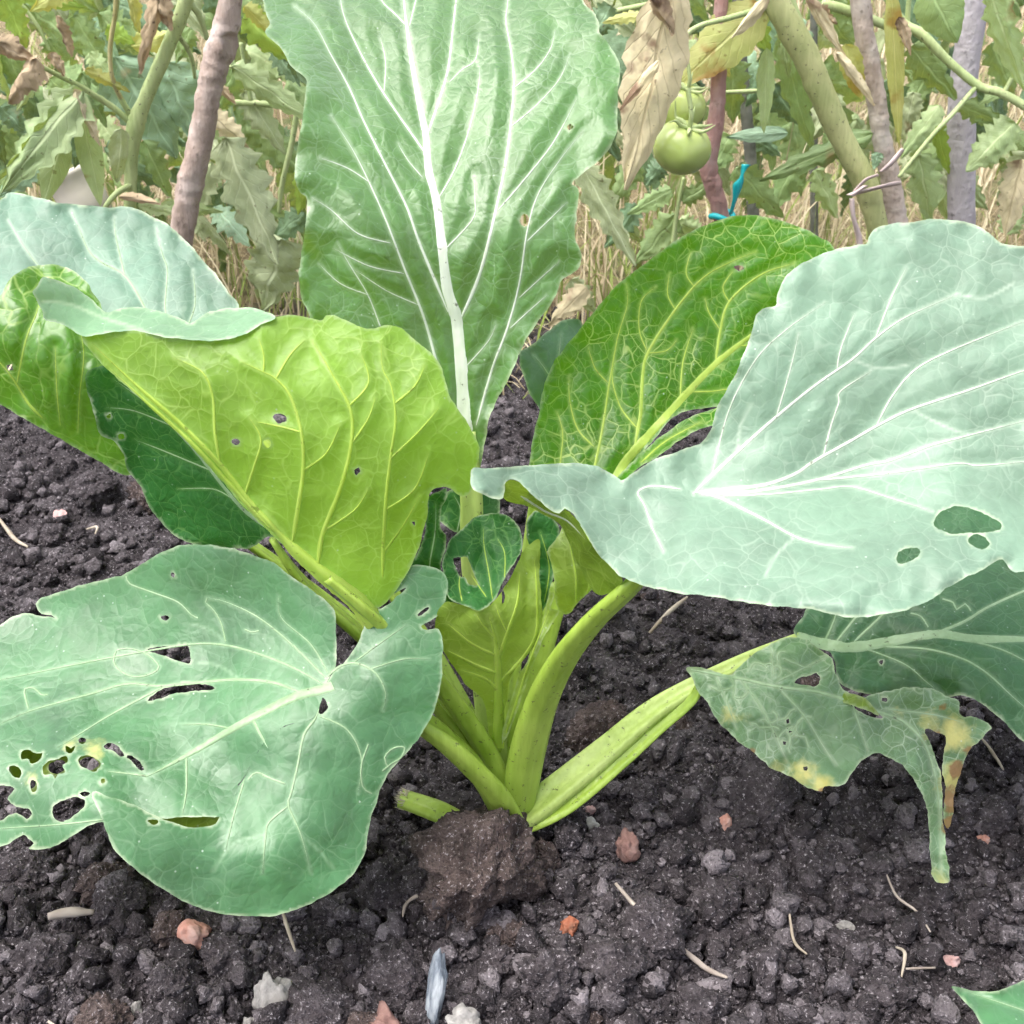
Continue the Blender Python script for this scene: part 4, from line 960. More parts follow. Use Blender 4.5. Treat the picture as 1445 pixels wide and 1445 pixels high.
def tleaf_mat(name, c1, c2, back, spot=None, spotk=0.0, tf=0.3, trans=(0.35, 0.42, 0.06), rough=0.5, veincol=None, tdark=0.75):
    t = NT(name); co = t.coord(); uv = t.coord('UV')
    sp = t.n('ShaderNodeSeparateXYZ'); t.l(uv, sp.inputs[0])
    va = t.math('ABSOLUTE', t.math('SUBTRACT', sp.outputs[1], 0.5))
    ph = t.math('SUBTRACT', t.math('MULTIPLY', sp.outputs[0], 8.0), t.math('MULTIPLY', va, 5.0))
    fr = t.math('ABSOLUTE', t.math('SUBTRACT', t.math('FRACT', ph), 0.5))
    side = t.ramp(fr, 0.0, 0.07, 1, 0)
    mid = t.ramp(va, 0.012, 0.035, 1, 0)
    vm = t.math('MAXIMUM', t.math('MULTIPLY', side, 0.6), mid)
    oi = t.n('ShaderNodeObjectInfo').outputs['Random']
    n1 = t.noise(co, 16, 4); n2 = t.noise(co, 75, 3)
    col = t.mix(t.ramp(n1, 0.32, 0.68), c1, c2)
    bf = t.n('ShaderNodeNewGeometry').outputs['Backfacing']
    col = t.mix(bf, col, back)
    sc = t.n('ShaderNodeVectorMath', operation='SCALE'); t.l(col, sc.inputs[0])
    t.l(t.math('MULTIPLY', t.ramp(oi, 0, 1, tdark, 1.2), t.ramp(n2, 0.3, 0.7, 0.86, 1.12)), sc.inputs['Scale'])
    col = t.mix(t.math('MULTIPLY', vm, 0.5), sc.outputs[0], veincol or tuple(min(1, c * 1.5 + .05) for c in c2))
    if spot:
        col = t.mix(t.ramp(t.noise(co, 26, 4), 0.66 - 0.2 * spotk, 0.74 - 0.2 * spotk), col, spot)
        col = t.mix(t.ramp(t.noise(co, 150, 2), 0.68, 0.72, 0, .7), col, tuple(c * .3 for c in spot))
    nrm = t.bump(t.math('ADD', t.math('MULTIPLY', vm, -0.6), n2), 0.5, 0.003)
    p = t.principled(col, rough, 0.4, nrm)
    tl = t.n('ShaderNodeBsdfTranslucent'); tl.inputs['Color'].default_value = (*trans, 1)
    ms = t.n('ShaderNodeMixShader'); ms.inputs[0].default_value = tf
    t.l(p, ms.inputs[1]); t.l(tl.outputs[0], ms.inputs[2])
    return t.done(ms.outputs[0])

BR = (0.26, 0.17, 0.10)
def tl_(c, k=1.72, w=0.012): return tuple(min(1, x * k + w) for x in c)
_tm = tleaf_mat
def tleaf_mat(name, c1, c2, back, *a, **k): return _tm(name, tl_(c1), tl_(c2), tl_(back), *a, **k)
T_ = {
 'g': tleaf_mat('tomato_green', (0.11, 0.18, 0.070), (0.18, 0.25, 0.105), (0.21, 0.28, 0.15), BR, 0.1),
 'p': tleaf_mat('tomato_pale', (0.22, 0.30, 0.14), (0.31, 0.38, 0.20), (0.33, 0.39, 0.23), BR, 0.05),
 'd': tleaf_mat('tomato_dark', (0.05, 0.10, 0.045), (0.10, 0.16, 0.09), (0.16, 0.21, 0.11), BR, 0.0, tf=0.15),
 'b': tleaf_mat('tomato_bluish', (0.15, 0.24, 0.15), (0.20, 0.29, 0.20), (0.2, 0.26, 0.13), (0.45, 0.38, 0.25), 0.15, tf=0.15),
 'v': tleaf_mat('tomato_vivid', (0.13, 0.23, 0.035), (0.22, 0.31, 0.055), (0.26, 0.32, 0.10), BR, 0.05, tf=0.45),
 'y': tleaf_mat('tomato_yellowing', (0.27, 0.32, 0.09), (0.38, 0.38, 0.15), (0.42, 0.4, 0.18), (0.36, 0.2, 0.07), 0.35, tf=0.4, trans=(0.5, 0.45, 0.06)),
 'k': tleaf_mat('tomato_grey', (0.22, 0.26, 0.14), (0.29, 0.32, 0.20), (0.3, 0.33, 0.2), BR, 0.05, tf=0.2),
 's': tleaf_mat('tomato_dry', (0.40, 0.35, 0.22), (0.50, 0.43, 0.29), (0.46, 0.39, 0.27), (0.30, 0.19, 0.14), 0.45, tf=0.25, trans=(0.5, 0.4, 0.2), rough=0.8, veincol=(0.30, 0.22, 0.13)),
 'w': tleaf_mat('tomato_withered', (0.22, 0.16, 0.095), (0.36, 0.275, 0.18), (0.32, 0.25, 0.16), (0.10, 0.065, 0.05), 0.4, tf=0.15, trans=(0.35, 0.22, 0.1), rough=0.85, veincol=(0.4, 0.33, 0.25)),
}
def leaflet_mesh(L, W, lobes, curl, fold, crum, seed, N=26, K=13):
    r = random.Random(seed)
    u = np.linspace(0, 1, N)[:, None] * np.ones((1, K)); v = np.linspace(-1, 1, K)[None, :] * np.ones((N, 1))
    h = np.sin(np.pi * np.clip(u, 0, 1) ** 0.72) ** 0.75 * (1 - 0.18 * u)
    saw = (u * (5 + r.random() * 2) + 0.12 * np.sign(v) + r.random()) % 1.0
    saw2 = (u * 13 + r.random()) % 1.0
    h = h * (1 - lobes * (0.30 * (1 - saw) + 0.10 * (1 - saw2)) * np.clip(np.abs(v) * 1.4, 0, 1))
    h = np.maximum(h, 0.012)
    x = u * L
    y = v * h * W * 0.5
    x = x - lobes * np.abs(v) * h * W * 0.10
    z = -fold * np.abs(v) ** 1.3 * h * W * 0.5 - curl * L * (u ** 2)
    o = seed * 3.1
    z = z + crum * W * (0.5 * perlin(u * 3 + o, v * 1.5) + 0.25 * perlin(u * 8 + o, v * 4 + 5))
    y = y + crum * W * 0.30 * perlin(u * 4 + o, v * 1.2 + 9)
    V = np.stack([x.ravel(), y.ravel(), z.ravel()], 1)
    Fc = [(i * K + j, (i + 1) * K + j, (i + 1) * K + j + 1, i * K + j + 1) for i in range(N - 1) for j in range(K - 1)]
    return V, Fc, np.stack([u.ravel(), v.ravel() * 0.5 + 0.5], 1)

def leaflet(parent, b, tp, w, Y, mat, roll=0.0, dY=0.0, lobes=1.0, curl=0.12, fold=0.25, crum=0.14, name=None):
    lobes *= 1.3
    B, Tp = at(*b, Y), at(*tp, Y + dY)
    ax = Tp - B; L = np.linalg.norm(ax); ax /= L
    cv = np.array((0, 0, CAMH)) - B; cv /= np.linalg.norm(cv)
    sd = np.cross(cv, ax); sd /= np.linalg.norm(sd); nr = np.cross(ax, sd)
    sd, nr = sd * math.cos(roll) + nr * math.sin(roll), nr * math.cos(roll) - sd * math.sin(roll)
    W = w * (B[1] * CP + (CAMH - B[2]) * SP) / F
    V, Fc, uv = leaflet_mesh(L, W, lobes, curl, fold, crum, random.randint(1, 9999))
    V = B + V[:, :1] * ax + V[:, 1:2] * sd + V[:, 2:3] * nr
    return mesh_obj(name or ('withered_leaf' if mat in 'sw' else 'leaflet'), V, Fc, T_[mat], parent, uvs=uv)

M['wood1'] = wood_mat('stake_bark', (0.32, 0.24, 0.20), (0.52, 0.41, 0.36), (0.60, 0.50, 0.46))
M['wood2'] = wood_mat('stake_red', (0.31, 0.17, 0.15), (0.46, 0.28, 0.25), (0.52, 0.38, 0.34))
M['wood3'] = wood_mat('stake_pinkish', (0.34, 0.27, 0.23), (0.56, 0.47, 0.41), (0.62, 0.56, 0.51))
M['wood4'] = wood_mat('stake_lavender', (0.38, 0.34, 0.37), (0.52, 0.48, 0.52), (0.45, 0.41, 0.45))
M['wood5'] = wood_mat('stake_grey', (0.12, 0.13, 0.11), (0.22, 0.22, 0.19), (0.3, 0.3, 0.27))
M['tstem'] = stalk_mat('tomato_stem', (0.32, 0.41, 0.16), (0.43, 0.50, 0.24), rough=0.6, tf=0.05)
M['tstem2'] = stalk_mat('tomato_stem_old', (0.30, 0.34, 0.13), (0.43, 0.44, 0.20), rough=0.6, tf=0.03)
M['tstemy'] = stalk_mat('tomato_stem_yellow', (0.36, 0.32, 0.12), (0.42, 0.37, 0.18), rough=0.7, tf=0.1)

def stake(path, mat, label, name='wooden_stake', wob=0.1, knots=()):
    b = at(*path[-1][:3])
    e = empty(name, (b[0], b[1], 0)); tag(e, label, 'stake', 'stakes holding up the tomato plants')
    tube('pole', path, mat, e, 14, wob, knots, 12)
    return e
stake([(352, -190, 1.0, 34), (325, 0, 1.0, 35), (312, 68, 1.0, 38), (297, 120, 1.0, 35), (283, 200, 1.0, 35), (268, 260, 1.0, 36), (258, 320, 1.0, 34), (225, 480, 1.0, 34), (215, 575, 1.0, 34)], M['wood1'],
      'knotty brown bark stake leaning at the left beside a green tomato stem', knots=[(at(328, 70, .992), .010, .009), (at(300, 75, .99), .012, .004), (at(262, 305, .99), .012, .003)])
S2 = stake([(1020, -60, 1.04, 20), (1016, 60, 1.04, 21), (1014, 110, 1.04, 22), (1010, 170, 1.04, 23), (1000, 232, 1.04, 25), (1006, 262, 1.04, 25), (1019, 310, 1.04, 23), (1035, 420, 1.04, 24), (1040, 560, 1.04, 24)], M['wood2'],
      'reddish brown stake with a turquoise ribbon beside the green tomatoes')
stake([(1206, -180, 1.08, 26), (1214, 0, 1.08, 27), (1226, 80, 1.08, 27), (1238, 150, 1.08, 27), (1245, 200, 1.08, 26), (1258, 260, 1.08, 27), (1268, 320, 1.08, 27), (1290, 450, 1.08, 27), (1300, 540, 1.08, 27)], M['wood3'],
      'pale pinkish bent stake tied to the thick tomato stem')
stake([(1395, -200, 1.14, 38), (1376, 0, 1.14, 37), (1364, 80, 1.14, 37), (1357, 160, 1.14, 38), (1357, 320, 1.14, 37), (1360, 515, 1.14, 37)], M['wood4'], 'smooth lavender grey stake standing at the right', wob=0.04)
stake([(1035, -100, 1.22, 15), (1046, 80, 1.22, 16), (1055, 180, 1.22, 17), (1060, 240, 1.22, 17), (1070, 470, 1.22, 17)], M['wood5'], 'thin dark greenish stake behind the turquoise ribbon', wob=.05)
stake([(1150, -100, 1.30, 10), (1148, 120, 1.30, 11), (1149, 330, 1.30, 11), (1150, 450, 1.30, 11)], M['wood5'], 'thinnest grey stake behind the thick slanting tomato stem', wob=.05)

# --- left tomato plant
gl = at(185, 540, 1.05)
TL = empty('tomato_plant', (gl[0], gl[1], 0)); tag(TL, 'yellowing tomato plant with a forked green stem at the left', 'tomato plant', 'staked tomato plants')
tube('stem', [(290, -110, 1.05, 22), (262, 0, 1.05, 21), (240, 60, 1.05, 20), (205, 140, 1.05, 20), (192, 175, 1.05, 25), (186, 215, 1.05, 19), (184, 262, 1.05, 17), (180, 400, 1.05, 18), (178, 548, 1.05, 20)], M['tstem'], TL)
for p in [[(190, 178, 1.05, 11), (160, 152, 1.045, 9), (118, 125, 1.03, 8), (80, 105, 1.01, 7), (48, 88, 1.0, 6)], [(184, 162, 1.05, 9), (170, 138, 1.045, 8), (157, 105, 1.04, 7), (157, 60, 1.04, 6), (165, 10, 1.04, 6), (168, -40, 1.04, 6)], [(70, 72, 1.02, 4), (55, 40, 1.02, 5), (35, 12, 1.02, 6), (10, -15, 1.02, 6)],
          [(183, 262, 1.045, 8), (165, 272, 1.03, 8), (150, 290, 1.02, 7), (140, 310, 1.02, 6)], [(262, 0, 1.05, 10), (280, 20, 1.06, 9), (292, 55, 1.07, 8)], [(330, 145, 1.10, 9), (365, 146, 1.10, 9), (410, 152, 1.10, 9), (450, 160, 1.1, 8)], [(340, 60, 1.09, 6), (346, 100, 1.09, 6), (354, 142, 1.09, 7)],
          [(420, 150, 1.08, 8), (412, 200, 1.08, 8), (398, 260, 1.08, 7), (394, 300, 1.08, 6)], [(248, 45, 1.05, 8), (268, 75, 1.07, 7), (275, 110, 1.08, 5)], [(300, 92, 1.04, 4), (325, 94, 1.03, 4), (352, 100, 1.03, 4)]]:
    tube('branch', p, M['tstem'], TL, 9)
tube('branch', [(176, 148, 1.05, 6), (160, 115, 1.035, 6), (155, 70, 1.035, 6), (162, 20, 1.035, 6), (164, -30, 1.035, 5)], M['tstemy'], TL, 9)
for a in [((5, -8), (36, 70), 58, 1.0, 'v', .3), ((98, -18), (38, 16), 44, 1.0, 'y', .2), ((50, 82), (-5, 142), 52, .98, 'w', .6, 0, .6, .3, .8, .35), ((-10, 60), (46, 88), 40, .985, 'w', .4, 0, .5, .2, .6, .3), ((118, 128), (-4, 270), 92, .99, 'p', .25, -.04), ((120, 132), (5, 272), 60, 1.0, 'g', -.9, -.04),
          ((89, 192), (60, 290), 44, 1.02, 'p', .1, 0, .1, .05, .1, .03), ((117, 168), (143, 292), 40, 1.01, 'p', -.1, 0, .1, .05, .1, .03), ((104, 126), (139, 208), 24, .985, 's', .3, 0, .5, .1, 1.2, .35), ((162, 80), (250, 225), 120, 1.12, 'b', 0, 0, .6), ((230, 90), (280, 200), 100, 1.13, 'b', .2, 0, .6), ((104, 22), (152, 98), 66, 1.09, 'g', -.2),
          ((172, 182), (164, 262), 36, 1.04, 'k', 0, 0, .3), ((203, 198), (238, 280), 54, 1.08, 'g', .3), ((58, 98), (20, 158), 30, 1.02, 'p', .2), ((112, 180), (104, 240), 44, 1.06, 'd', .1), ((48, 232), (-5, 280), 50, 1.05, 'b', .1), ((120, 98), (180, 132), 26, 1.03, 'y', .3, 0, 1, .2, .8, .2), ((70, 74), (90, 108), 22, 1.0, 'w', .2, 0, .6, .2, 1, .4),
          ((80, 22), (96, 82), 24, 1.03, 'w', .6, 0, .6, .2, 1, .4), ((228, -12), (208, 112), 30, 1.03, 'w', -.5, 0, .6, .2, 1, .4), ((215, -20), (238, 45), 40, 1.03, 'w', .3, 0, .6, .2, 1, .4), ((183, -10), (192, 48), 24, 1.04, 'y', .4, 0, .6, .2, .8, .3), ((168, 278), (230, 284), 16, 1.02, 'w', .4, 0, .4, -.2, .8, .3), ((195, 288), (262, 302), 34, 1.05, 'p', .2),
          ((298, 160), (350, 212), 46, 1.05, 's', .2, 0, 1, .2, .4, .2), ((285, 150), (330, 215), 60, 1.07, 'p', .2), ((308, 122), (332, 148), 18, 1.06, 'w', .3, 0, .8, .2, .8, .3), ((328, 92), (436, 172), 56, 1.03, 'p', .3, -.02), ((345, 128), (405, 218), 58, 1.10, 'k', -.2), ((318, 195), (392, 370), 104, 1.04, 'k', -.05, -.04, 1.1), ((398, 338), (366, 445), 118, 1.08, 'k', .1),
          ((345, 20), (418, 92), 70, 1.11, 'v', .2), ((432, 232), (418, 305), 44, 1.1, 'v', .3), ((228, 288), (312, 302), 32, 1.06, 'p', .3), ((345, 8), (386, 55), 32, 1.05, 'y', .4, 0, 1, .2, .6, .2), ((300, 230), (250, 330), 60, 1.12, 'k', .2), ((350, 170), (440, 250), 80, 1.13, 'g', -.3), ((70, 110), (110, 150), 46, 1.06, 'g', .2), ((125, 75), (160, 110), 34, 1.06, 'p', -.2),
          ((150, 40), (190, 62), 40, 1.09, 'v', .1), ((185, 65), (250, 50), 44, 1.1, 'y', .1), ((270, 40), (245, 90), 40, 1.1, 'g', .3), ((430, 300), (380, 340), 50, 1.12, 'd', .2), ((0, 150), (40, 190), 50, 1.1, 'd', .2), ((20, -10), (120, 10), 40, 1.1, 'v', 0), ((330, 100), (300, 170), 60, 1.12, 'g', 0)]:
    leaflet(TL, *a)

# --- right tomato plant with two fruits
gr = at(1270, 530, 1.04)
TR_ = empty('tomato_plant', (gr[0], gr[1], 0)); tag(TR_, 'tomato plant with green fruit and a thick slanting stem at the right', 'tomato plant', 'staked tomato plants')
tube('stem', [(1040, -130, 1.03, 36), (1094, 0, 1.03, 37), (1135, 75, 1.03, 37), (1165, 145, 1.03, 35), (1198, 215, 1.03, 33), (1222, 262, 1.03, 34), (1236, 310, 1.03, 30), (1262, 430, 1.03, 30), (1280, 560, 1.03, 32)], M['tstem2'], TR_, 16)
for p in [[(1106, -20, 1.035, 18), (1140, 70, 1.035, 16), (1158, 110, 1.035, 12)], [(1230, -40, 1.1, 10), (1272, 28, 1.1, 12), (1300, 48, 1.09, 14), (1340, 88, 1.08, 12), (1382, 122, 1.07, 12), (1415, 132, 1.06, 12), (1470, 165, 1.05, 12)], [(1378, 122, 1.07, 7), (1345, 160, 1.06, 7), (1312, 195, 1.05, 6), (1268, 250, 1.04, 5)], [(1300, 45, 1.09, 7), (1320, 20, 1.09, 6), (1345, -20, 1.09, 6)],
          [(1280, 38, 1.1, 8), (1282, 5, 1.1, 7), (1286, -30, 1.1, 7)], [(1160, 5, 1.1, 14), (1205, 18, 1.1, 14), (1255, 38, 1.1, 12)], [(1085, 10, 1.03, 9), (1030, 25, 1.01, 8), (980, 40, 1.0, 7), (955, 70, .99, 6), (946, 110, .985, 5)], [(1000, -10, 1.06, 8), (920, 5, 1.07, 8), (840, 22, 1.08, 7)], [(1416, 132, 1.06, 7), (1428, 110, 1.06, 6)], [(1070, 128, 1.12, 6), (1030, 130, 1.12, 6), (1010, 131, 1.12, 5)], [(948, 360, 1.06, 7), (955, 300, 1.06, 6), (965, 250, 1.06, 5)]]:
    tube('branch', p, M['tstem'], TR_, 9)
for a in [((952, -25), (886, 270), 112, .95, 's', -.15, -.02, .5, .05, .25, .16), ((915, -20), (948, 52), 34, .935, 'w', .4, 0, .5, .1, .8, .3), ((930, 85), (872, 155), 20, .93, 's', .3, 0, .5, .1, .6, .2), ((821, 232), (896, 378), 62, .96, 'k', .1, -.02, 1.1), ((1078, 8), (950, 122), 88, 1.03, 'y', .15, -.01, .4, .1, .1, .06), ((1085, -8), (1030, 52), 22, .965, 's', .4, 0, .4, .1, 1.1, .3),
          ((948, 268), (884, 302), 40, 1.06, 'g', .2), ((962, 284), (1008, 258), 40, 1.06, 'g', .2), ((955, 305), (895, 372), 64, 1.07, 'g', .2), ((958, 312), (1000, 345), 50, 1.08, 'p', .2), ((1082, 68), (1078, 192), 30, 1.04, 'p', 0, 0, .4), ((1112, 187), (1026, 190), 26, 1.09, 'b', .3, 0, .2), ((1038, 238), (1108, 312), 64, 1.10, 'g', .1), ((862, 8), (832, 60), 54, 1.06, 'd', .2), ((905, 20), (850, 30), 24, 1.03, 'y', .3),
          ((805, 395), (842, 445), 44, 1.1, 'k', .1), ((828, 405), (772, 462), 44, 1.08, 's', .1, 0, .8), ((1100, 50), (1145, 222), 60, 1.10, 'g', .2), ((1232, 188), (1072, 250), 50, 1.06, 'g', .25), ((1193, 62), (1216, 145), 40, 1.06, 'y', .1, 0, .4), ((1138, -5), (1190, 90), 24, 1.0, 's', .5, 0, .5, .1, .9, .3), ((1180, 75), (1232, 154), 20, 1.0, 's', .5, 0, .5, .1, .9, .3), ((1148, 10), (1180, 38), 26, 1.01, 'w', .4, 0, .8, .2, .8, .3),
          ((1258, -20), (1268, 212), 32, 1.03, 'y', .1, 0, .4, .05, .2, .08), ((1268, 24), (1285, 80), 20, 1.02, 'w', .2, 0, .6, .1, .6, .3), ((1310, -20), (1348, 60), 76, 1.05, 'g', .1, -.02, .2, .2, .3, .06), ((1285, 66), (1350, 145), 66, 1.11, 'g', .2), ((1327, 148), (1268, 222), 46, 1.08, 'p', .3), ((1318, 165), (1338, 250), 32, 1.12, 'v', .2), ((1298, 218), (1312, 320), 66, 1.10, 'p', .1), ((1432, 172), (1362, 240), 76, 1.06, 'p', .2), ((1352, 146), (1425, 182), 44, 1.09, 'g', .2),
          ((1398, -10), (1444, 135), 60, 1.05, 'p', .2), ((1442, 225), (1415, 335), 64, 1.06, 's', .2, 0, .8, .1, .2, .1), ((1450, 215), (1405, 290), 60, 1.07, 'k', .2), ((1416, 128), (1380, 146), 20, 1.08, 'g', .3), ((1104, 42), (1112, 112), 34, 1.08, 'p', .2), ((1240, 215), (1232, 240), 24, 1.02, 'b', .2), ((1060, 20), (1085, 78), 50, 1.08, 'v', .2), ((1165, 20), (1205, 70), 56, 1.13, 'g', .2), ((900, 290), (850, 350), 50, 1.12, 'd', .3), ((1090, 90), (1050, 150), 44, 1.13, 'd', .2),
          ((1190, 150), (1160, 210), 56, 1.14, 'g', .2), ((1290, 130), (1275, 190), 40, 1.14, 'k', .3), ((1000, 60), (1030, 110), 60, 1.1, 'y', .1), ((1330, 200), (1290, 270), 50, 1.14, 'g', .2), ((900, 230), (860, 290), 50, 1.1, 'g', .1), ((1200, -30), (1225, 30), 40, 1.13, 'g', .2), ((935, 230), (910, 262), 44, 1.05, 'd', .1), ((1420, 330), (1445, 280), 50, 1.1, 'p', .1), ((1120, 235), (1085, 300), 54, 1.16, 'g', .2), ((1150, 240), (1185, 310), 50, 1.18, 'p', -.2), ((1090, 120), (1130, 180), 60, 1.17, 'd', .1), ((1030, 190), (1000, 250), 56, 1.15, 'g', .2), ((1315, 90), (1280, 160), 56, 1.17, 'g', 0), ((1400, 60), (1430, 140), 56, 1.16, 'g', .2), ((1340, 240), (1395, 300), 56, 1.17, 'p', .1), ((1180, 130), (1140, 200), 60, 1.17, 'k', .2), ((870, 300), (905, 345), 44, 1.14, 'p', .2), ((1260, 120), (1290, 190), 44, 1.16, 'd', .2)]:
    leaflet(TR_, *a)
t = NT('tomato_skin'); co = t.coord()
sg = t.noise(co, 14, 3)
M['tomato'] = t.done(t.principled(t.mix(t.ramp(sg, .3, .7), (0.31, 0.40, 0.10), (0.44, 0.51, 0.19)), 0.22, 0.5, None, Subsurface_Weight=0.15, Subsurface_Radius=(0.006, 0.008, 0.002)))
def fruit(px, py, rpx, Y, label):
    c = at(px, py, Y); r = rpx * (Y * CP + (CAMH - c[2]) * SP) / F
    V, Fc = [], []
    N, K = 24, 40
    tilt = Matrix.Rotation(R(14), 3, 'Y') @ Matrix.Rotation(R(18), 3, 'X')
    for i in range(N + 1):
        th = math.pi * i / N
        for k in range(K):
            ph = 2 * math.pi * k / K
            rr = 1 + 0.035 * math.cos(5 * ph + 1) * math.sin(th) ** 2 * (1 if th < 1.6 else .5)
            dz = -0.20 * math.exp(-(th / 0.32) ** 2) - 0.05 * math.exp(-((math.pi - th) / 0.2) ** 2) * -1
            v = tilt @ Vector((rr * math.sin(th) * math.cos(ph), rr * math.sin(th) * math.sin(ph), 0.88 * math.cos(th) + dz))
            V.append(c + r * np.array(v))
    for i in range(N):
        for k in range(K):
            Fc.append((i * K + k, (i + 1) * K + k, (i + 1) * K + (k + 1) % K, i * K + (k + 1) % K))
    o = mesh_obj('tomato_fruit', V, Fc, M['tomato'], TR_); o['label'] = label
    top = c + r * np.array(tilt @ Vector((0, 0, 0.72)))
    for k in range(6):
        a = k * 1.05 + .4
        d = np.array(tilt @ Vector((math.cos(a), math.sin(a), 0.0))); up = np.array(tilt @ Vector((0, 0, 1.0)))
        tube3('sepal', [[*(top), r * .07], [*(top + d * r * .35 + up * r * .10), r * .08], [*(top + d * r * .62 + up * r * (.12 + .14 * (k % 2))), r * .05], [*(top + d * r * .85 + up * r * (.2 + .2 * (k % 3))), r * .012]], M['tstem'], o, 6, 0)
    tube3('fruit_stalk', [[*top, r * .10], [*(top + np.array(tilt @ Vector((-.1, 0, .5))) * r), r * .08], [*(top + np.array((-.15 * r, 0, 1.3 * r))), r * .08]], M['tstem'], o, 7, .02)
fruit(962, 208, 41, .97, 'larger lower green tomato')
fruit(962, 150, 34, 1.0, 'smaller upper green tomato behind')

# --- loose foliage further back: more leaves of the same two plants
base_me = []
for k, mt in enumerate('gdgkpddgpgbdk'):
    V, Fc, uv = leaflet_mesh(1.0, 0.66, 1.5, 0.25, 0.3, 0.16, 300 + k, 26, 11)
    o = mesh_obj('leaflet', V, Fc, T_[mt], TL, uvs=uv); base_me.append(o.data); bpy.data.objects.remove(o)
for k in range(290):
    px = random.choice([random.uniform(-60, 460), random.uniform(800, 1500)])
    Y = random.uniform(1.15, 1.6)
    p = at(px, random.uniform(-90, 330) if px < 700 else random.uniform(-90, 250), Y)
    o = bpy.data.objects.new('leaflet', random.choice(base_me))
    pl = TL if px < 700 else TR_
    o.location = p; s_ = random.uniform(.05, .11); o.scale = (s_, s_, s_)
    o.rotation_euler = (random.uniform(-.7, .7) + R(65), random.uniform(.3, 1.5), random.uniform(-1.2, 1.2))
    link(o, pl)

# --- ties
t = NT('ribbon'); M['ribbon'] = t.done(t.principled((0.015, 0.42, 0.46), 0.25, 0.6))
t = NT('string'); M['string'] = t.done(t.principled((0.60, 0.48, 0.46), 0.6, 0.3))
def strip(name, path, mat, parent):
    """path: px, py, Y, half width px, twist"""
    V, Fc = [], []
    c = catmull([(a, b, Y, w, tw) for a, b, Y, w, tw in path], 4)
    for i, (a, b, Y, w, tw) in enumerate(c):
        V.append(at(a - w * math.cos(tw), b - w * math.sin(tw) * .6, Y - .004 * math.sin(tw))); V.append(at(a + w * .1, b, Y - .003)); V.append(at(a + w * math.cos(tw), b + w * math.sin(tw) * .6, Y + .004 * math.sin(tw)))
    for i in range(len(c) - 1):
        Fc += [(3 * i, 3 * i + 1, 3 * i + 4, 3 * i + 3), (3 * i + 1, 3 * i + 2, 3 * i + 5, 3 * i + 4)]
    o = mesh_obj(name, V, Fc, mat, parent)
    sm = o.modifiers.new('thick', 'SOLIDIFY'); sm.thickness = 0.0006
    return o
rb = empty('ribbon_tie', at(1020, 306, 1.03)); tag(rb, 'turquoise plastic ribbon tied around the reddish stake', 'ribbon')
cc = at(1019, 305, 1.04); rr_ = 14.5 * 1.12 / F
ring = [[*(cc + np.array((rr_ * math.cos(a), rr_ * math.sin(a), .002 * math.sin(a * 2)))), .0028] for a in np.linspace(0, 6.28, 15)]
tube3('loop', ring, M['ribbon'], rb, 8, .05)
strip('tail', [(1031, 302, 1.02, 2.5, .2), (1036, 285, 1.015, 4, .9), (1041, 262, 1.012, 7, .2), (1047, 247, 1.01, 5, -.9), (1053, 232, 1.01, 6.5, .1)], M['ribbon'], rb)
sb = empty('string_tie', at(1235, 262, 1.02)); tag(sb, 'pale pink string tying the thick tomato stem to its stake', 'string')
strip('knot_end', [(1200, 276, 1.0, 6, .4), (1212, 268, 1.0, 6, -.3), (1222, 262, 1.0, 4, .3)], M['string'], sb)
strip('band', [(1205, 272, 1.005, 4, 1.2), (1222, 254, 1.003, 3, 1.3), (1240, 247, 1.01, 3, 1.3)], M['string'], sb)
strip('band', [(1204, 274, 1.005, 4, 1.4), (1235, 266, 1.003, 4, 1.5), (1258, 260, 1.02, 5, 1.5), (1272, 258, 1.06, 5, 1.5)], M['string'], sb)
strip('loose_end', [(1243, 243, 1.01, 3, .5), (1256, 232, 1.01, 4, .9), (1268, 218, 1.015, 4, .6), (1274, 210, 1.015, 3, .6)], M['string'], sb)
strip('loose_end', [(1202, 280, 1.0, 3, 0), (1204, 305, 1.0, 3, .4), (1212, 335, 1.005, 4, .2), (1214, 360, 1.005, 3, .2)], M['string'], sb)

# --- pale pot behind the left leaves
pot = empty('garden_pot', gnd(108, 330)); tag(pot, 'cream coloured rounded pot half hidden behind the left tomato leaves', 'pot')
t = NT('cream'); M['cream'] = t.done(t.principled((0.70, 0.64, 0.56), 0.5, 0.4))
t = NT('pot_inside'); M['potin'] = t.done(t.principled((0.24, 0.22, 0.19), 0.7, 0.2))
pc = at(114, 274, 1.13); V, Fc = [], []
prof = [(0.0, -.05), (.036, -.05), (.042, -.02), (.046, .0), (.046, .03), (.050, .034), (.050, .044), (.044, .044), (.040, .0), (.034, -.03), (0, -.035)]
rt = Matrix.Rotation(R(-6), 3, 'X') @ Matrix.Rotation(R(-25), 3, 'Y')
for r_, z_ in prof:
    for k in range(24):
        a = k * math.pi / 12; V.append(pc + np.array(rt @ Vector((r_ * math.cos(a), r_ * math.sin(a), z_))) * .55)
for i in range(len(prof) - 1):
    for k in range(24): Fc.append((i * 24 + k, i * 24 + (k + 1) % 24, (i + 1) * 24 + (k + 1) % 24, (i + 1) * 24 + k))
mesh_obj('wall', V[:24 * 8], [f for f in Fc if max(f) < 24 * 8], M['cream'], pot)
mesh_obj('inside', V[24 * 7:], [tuple(q - 24 * 7 for q in f) for f in Fc if min(f) >= 24 * 7], M['potin'], pot)

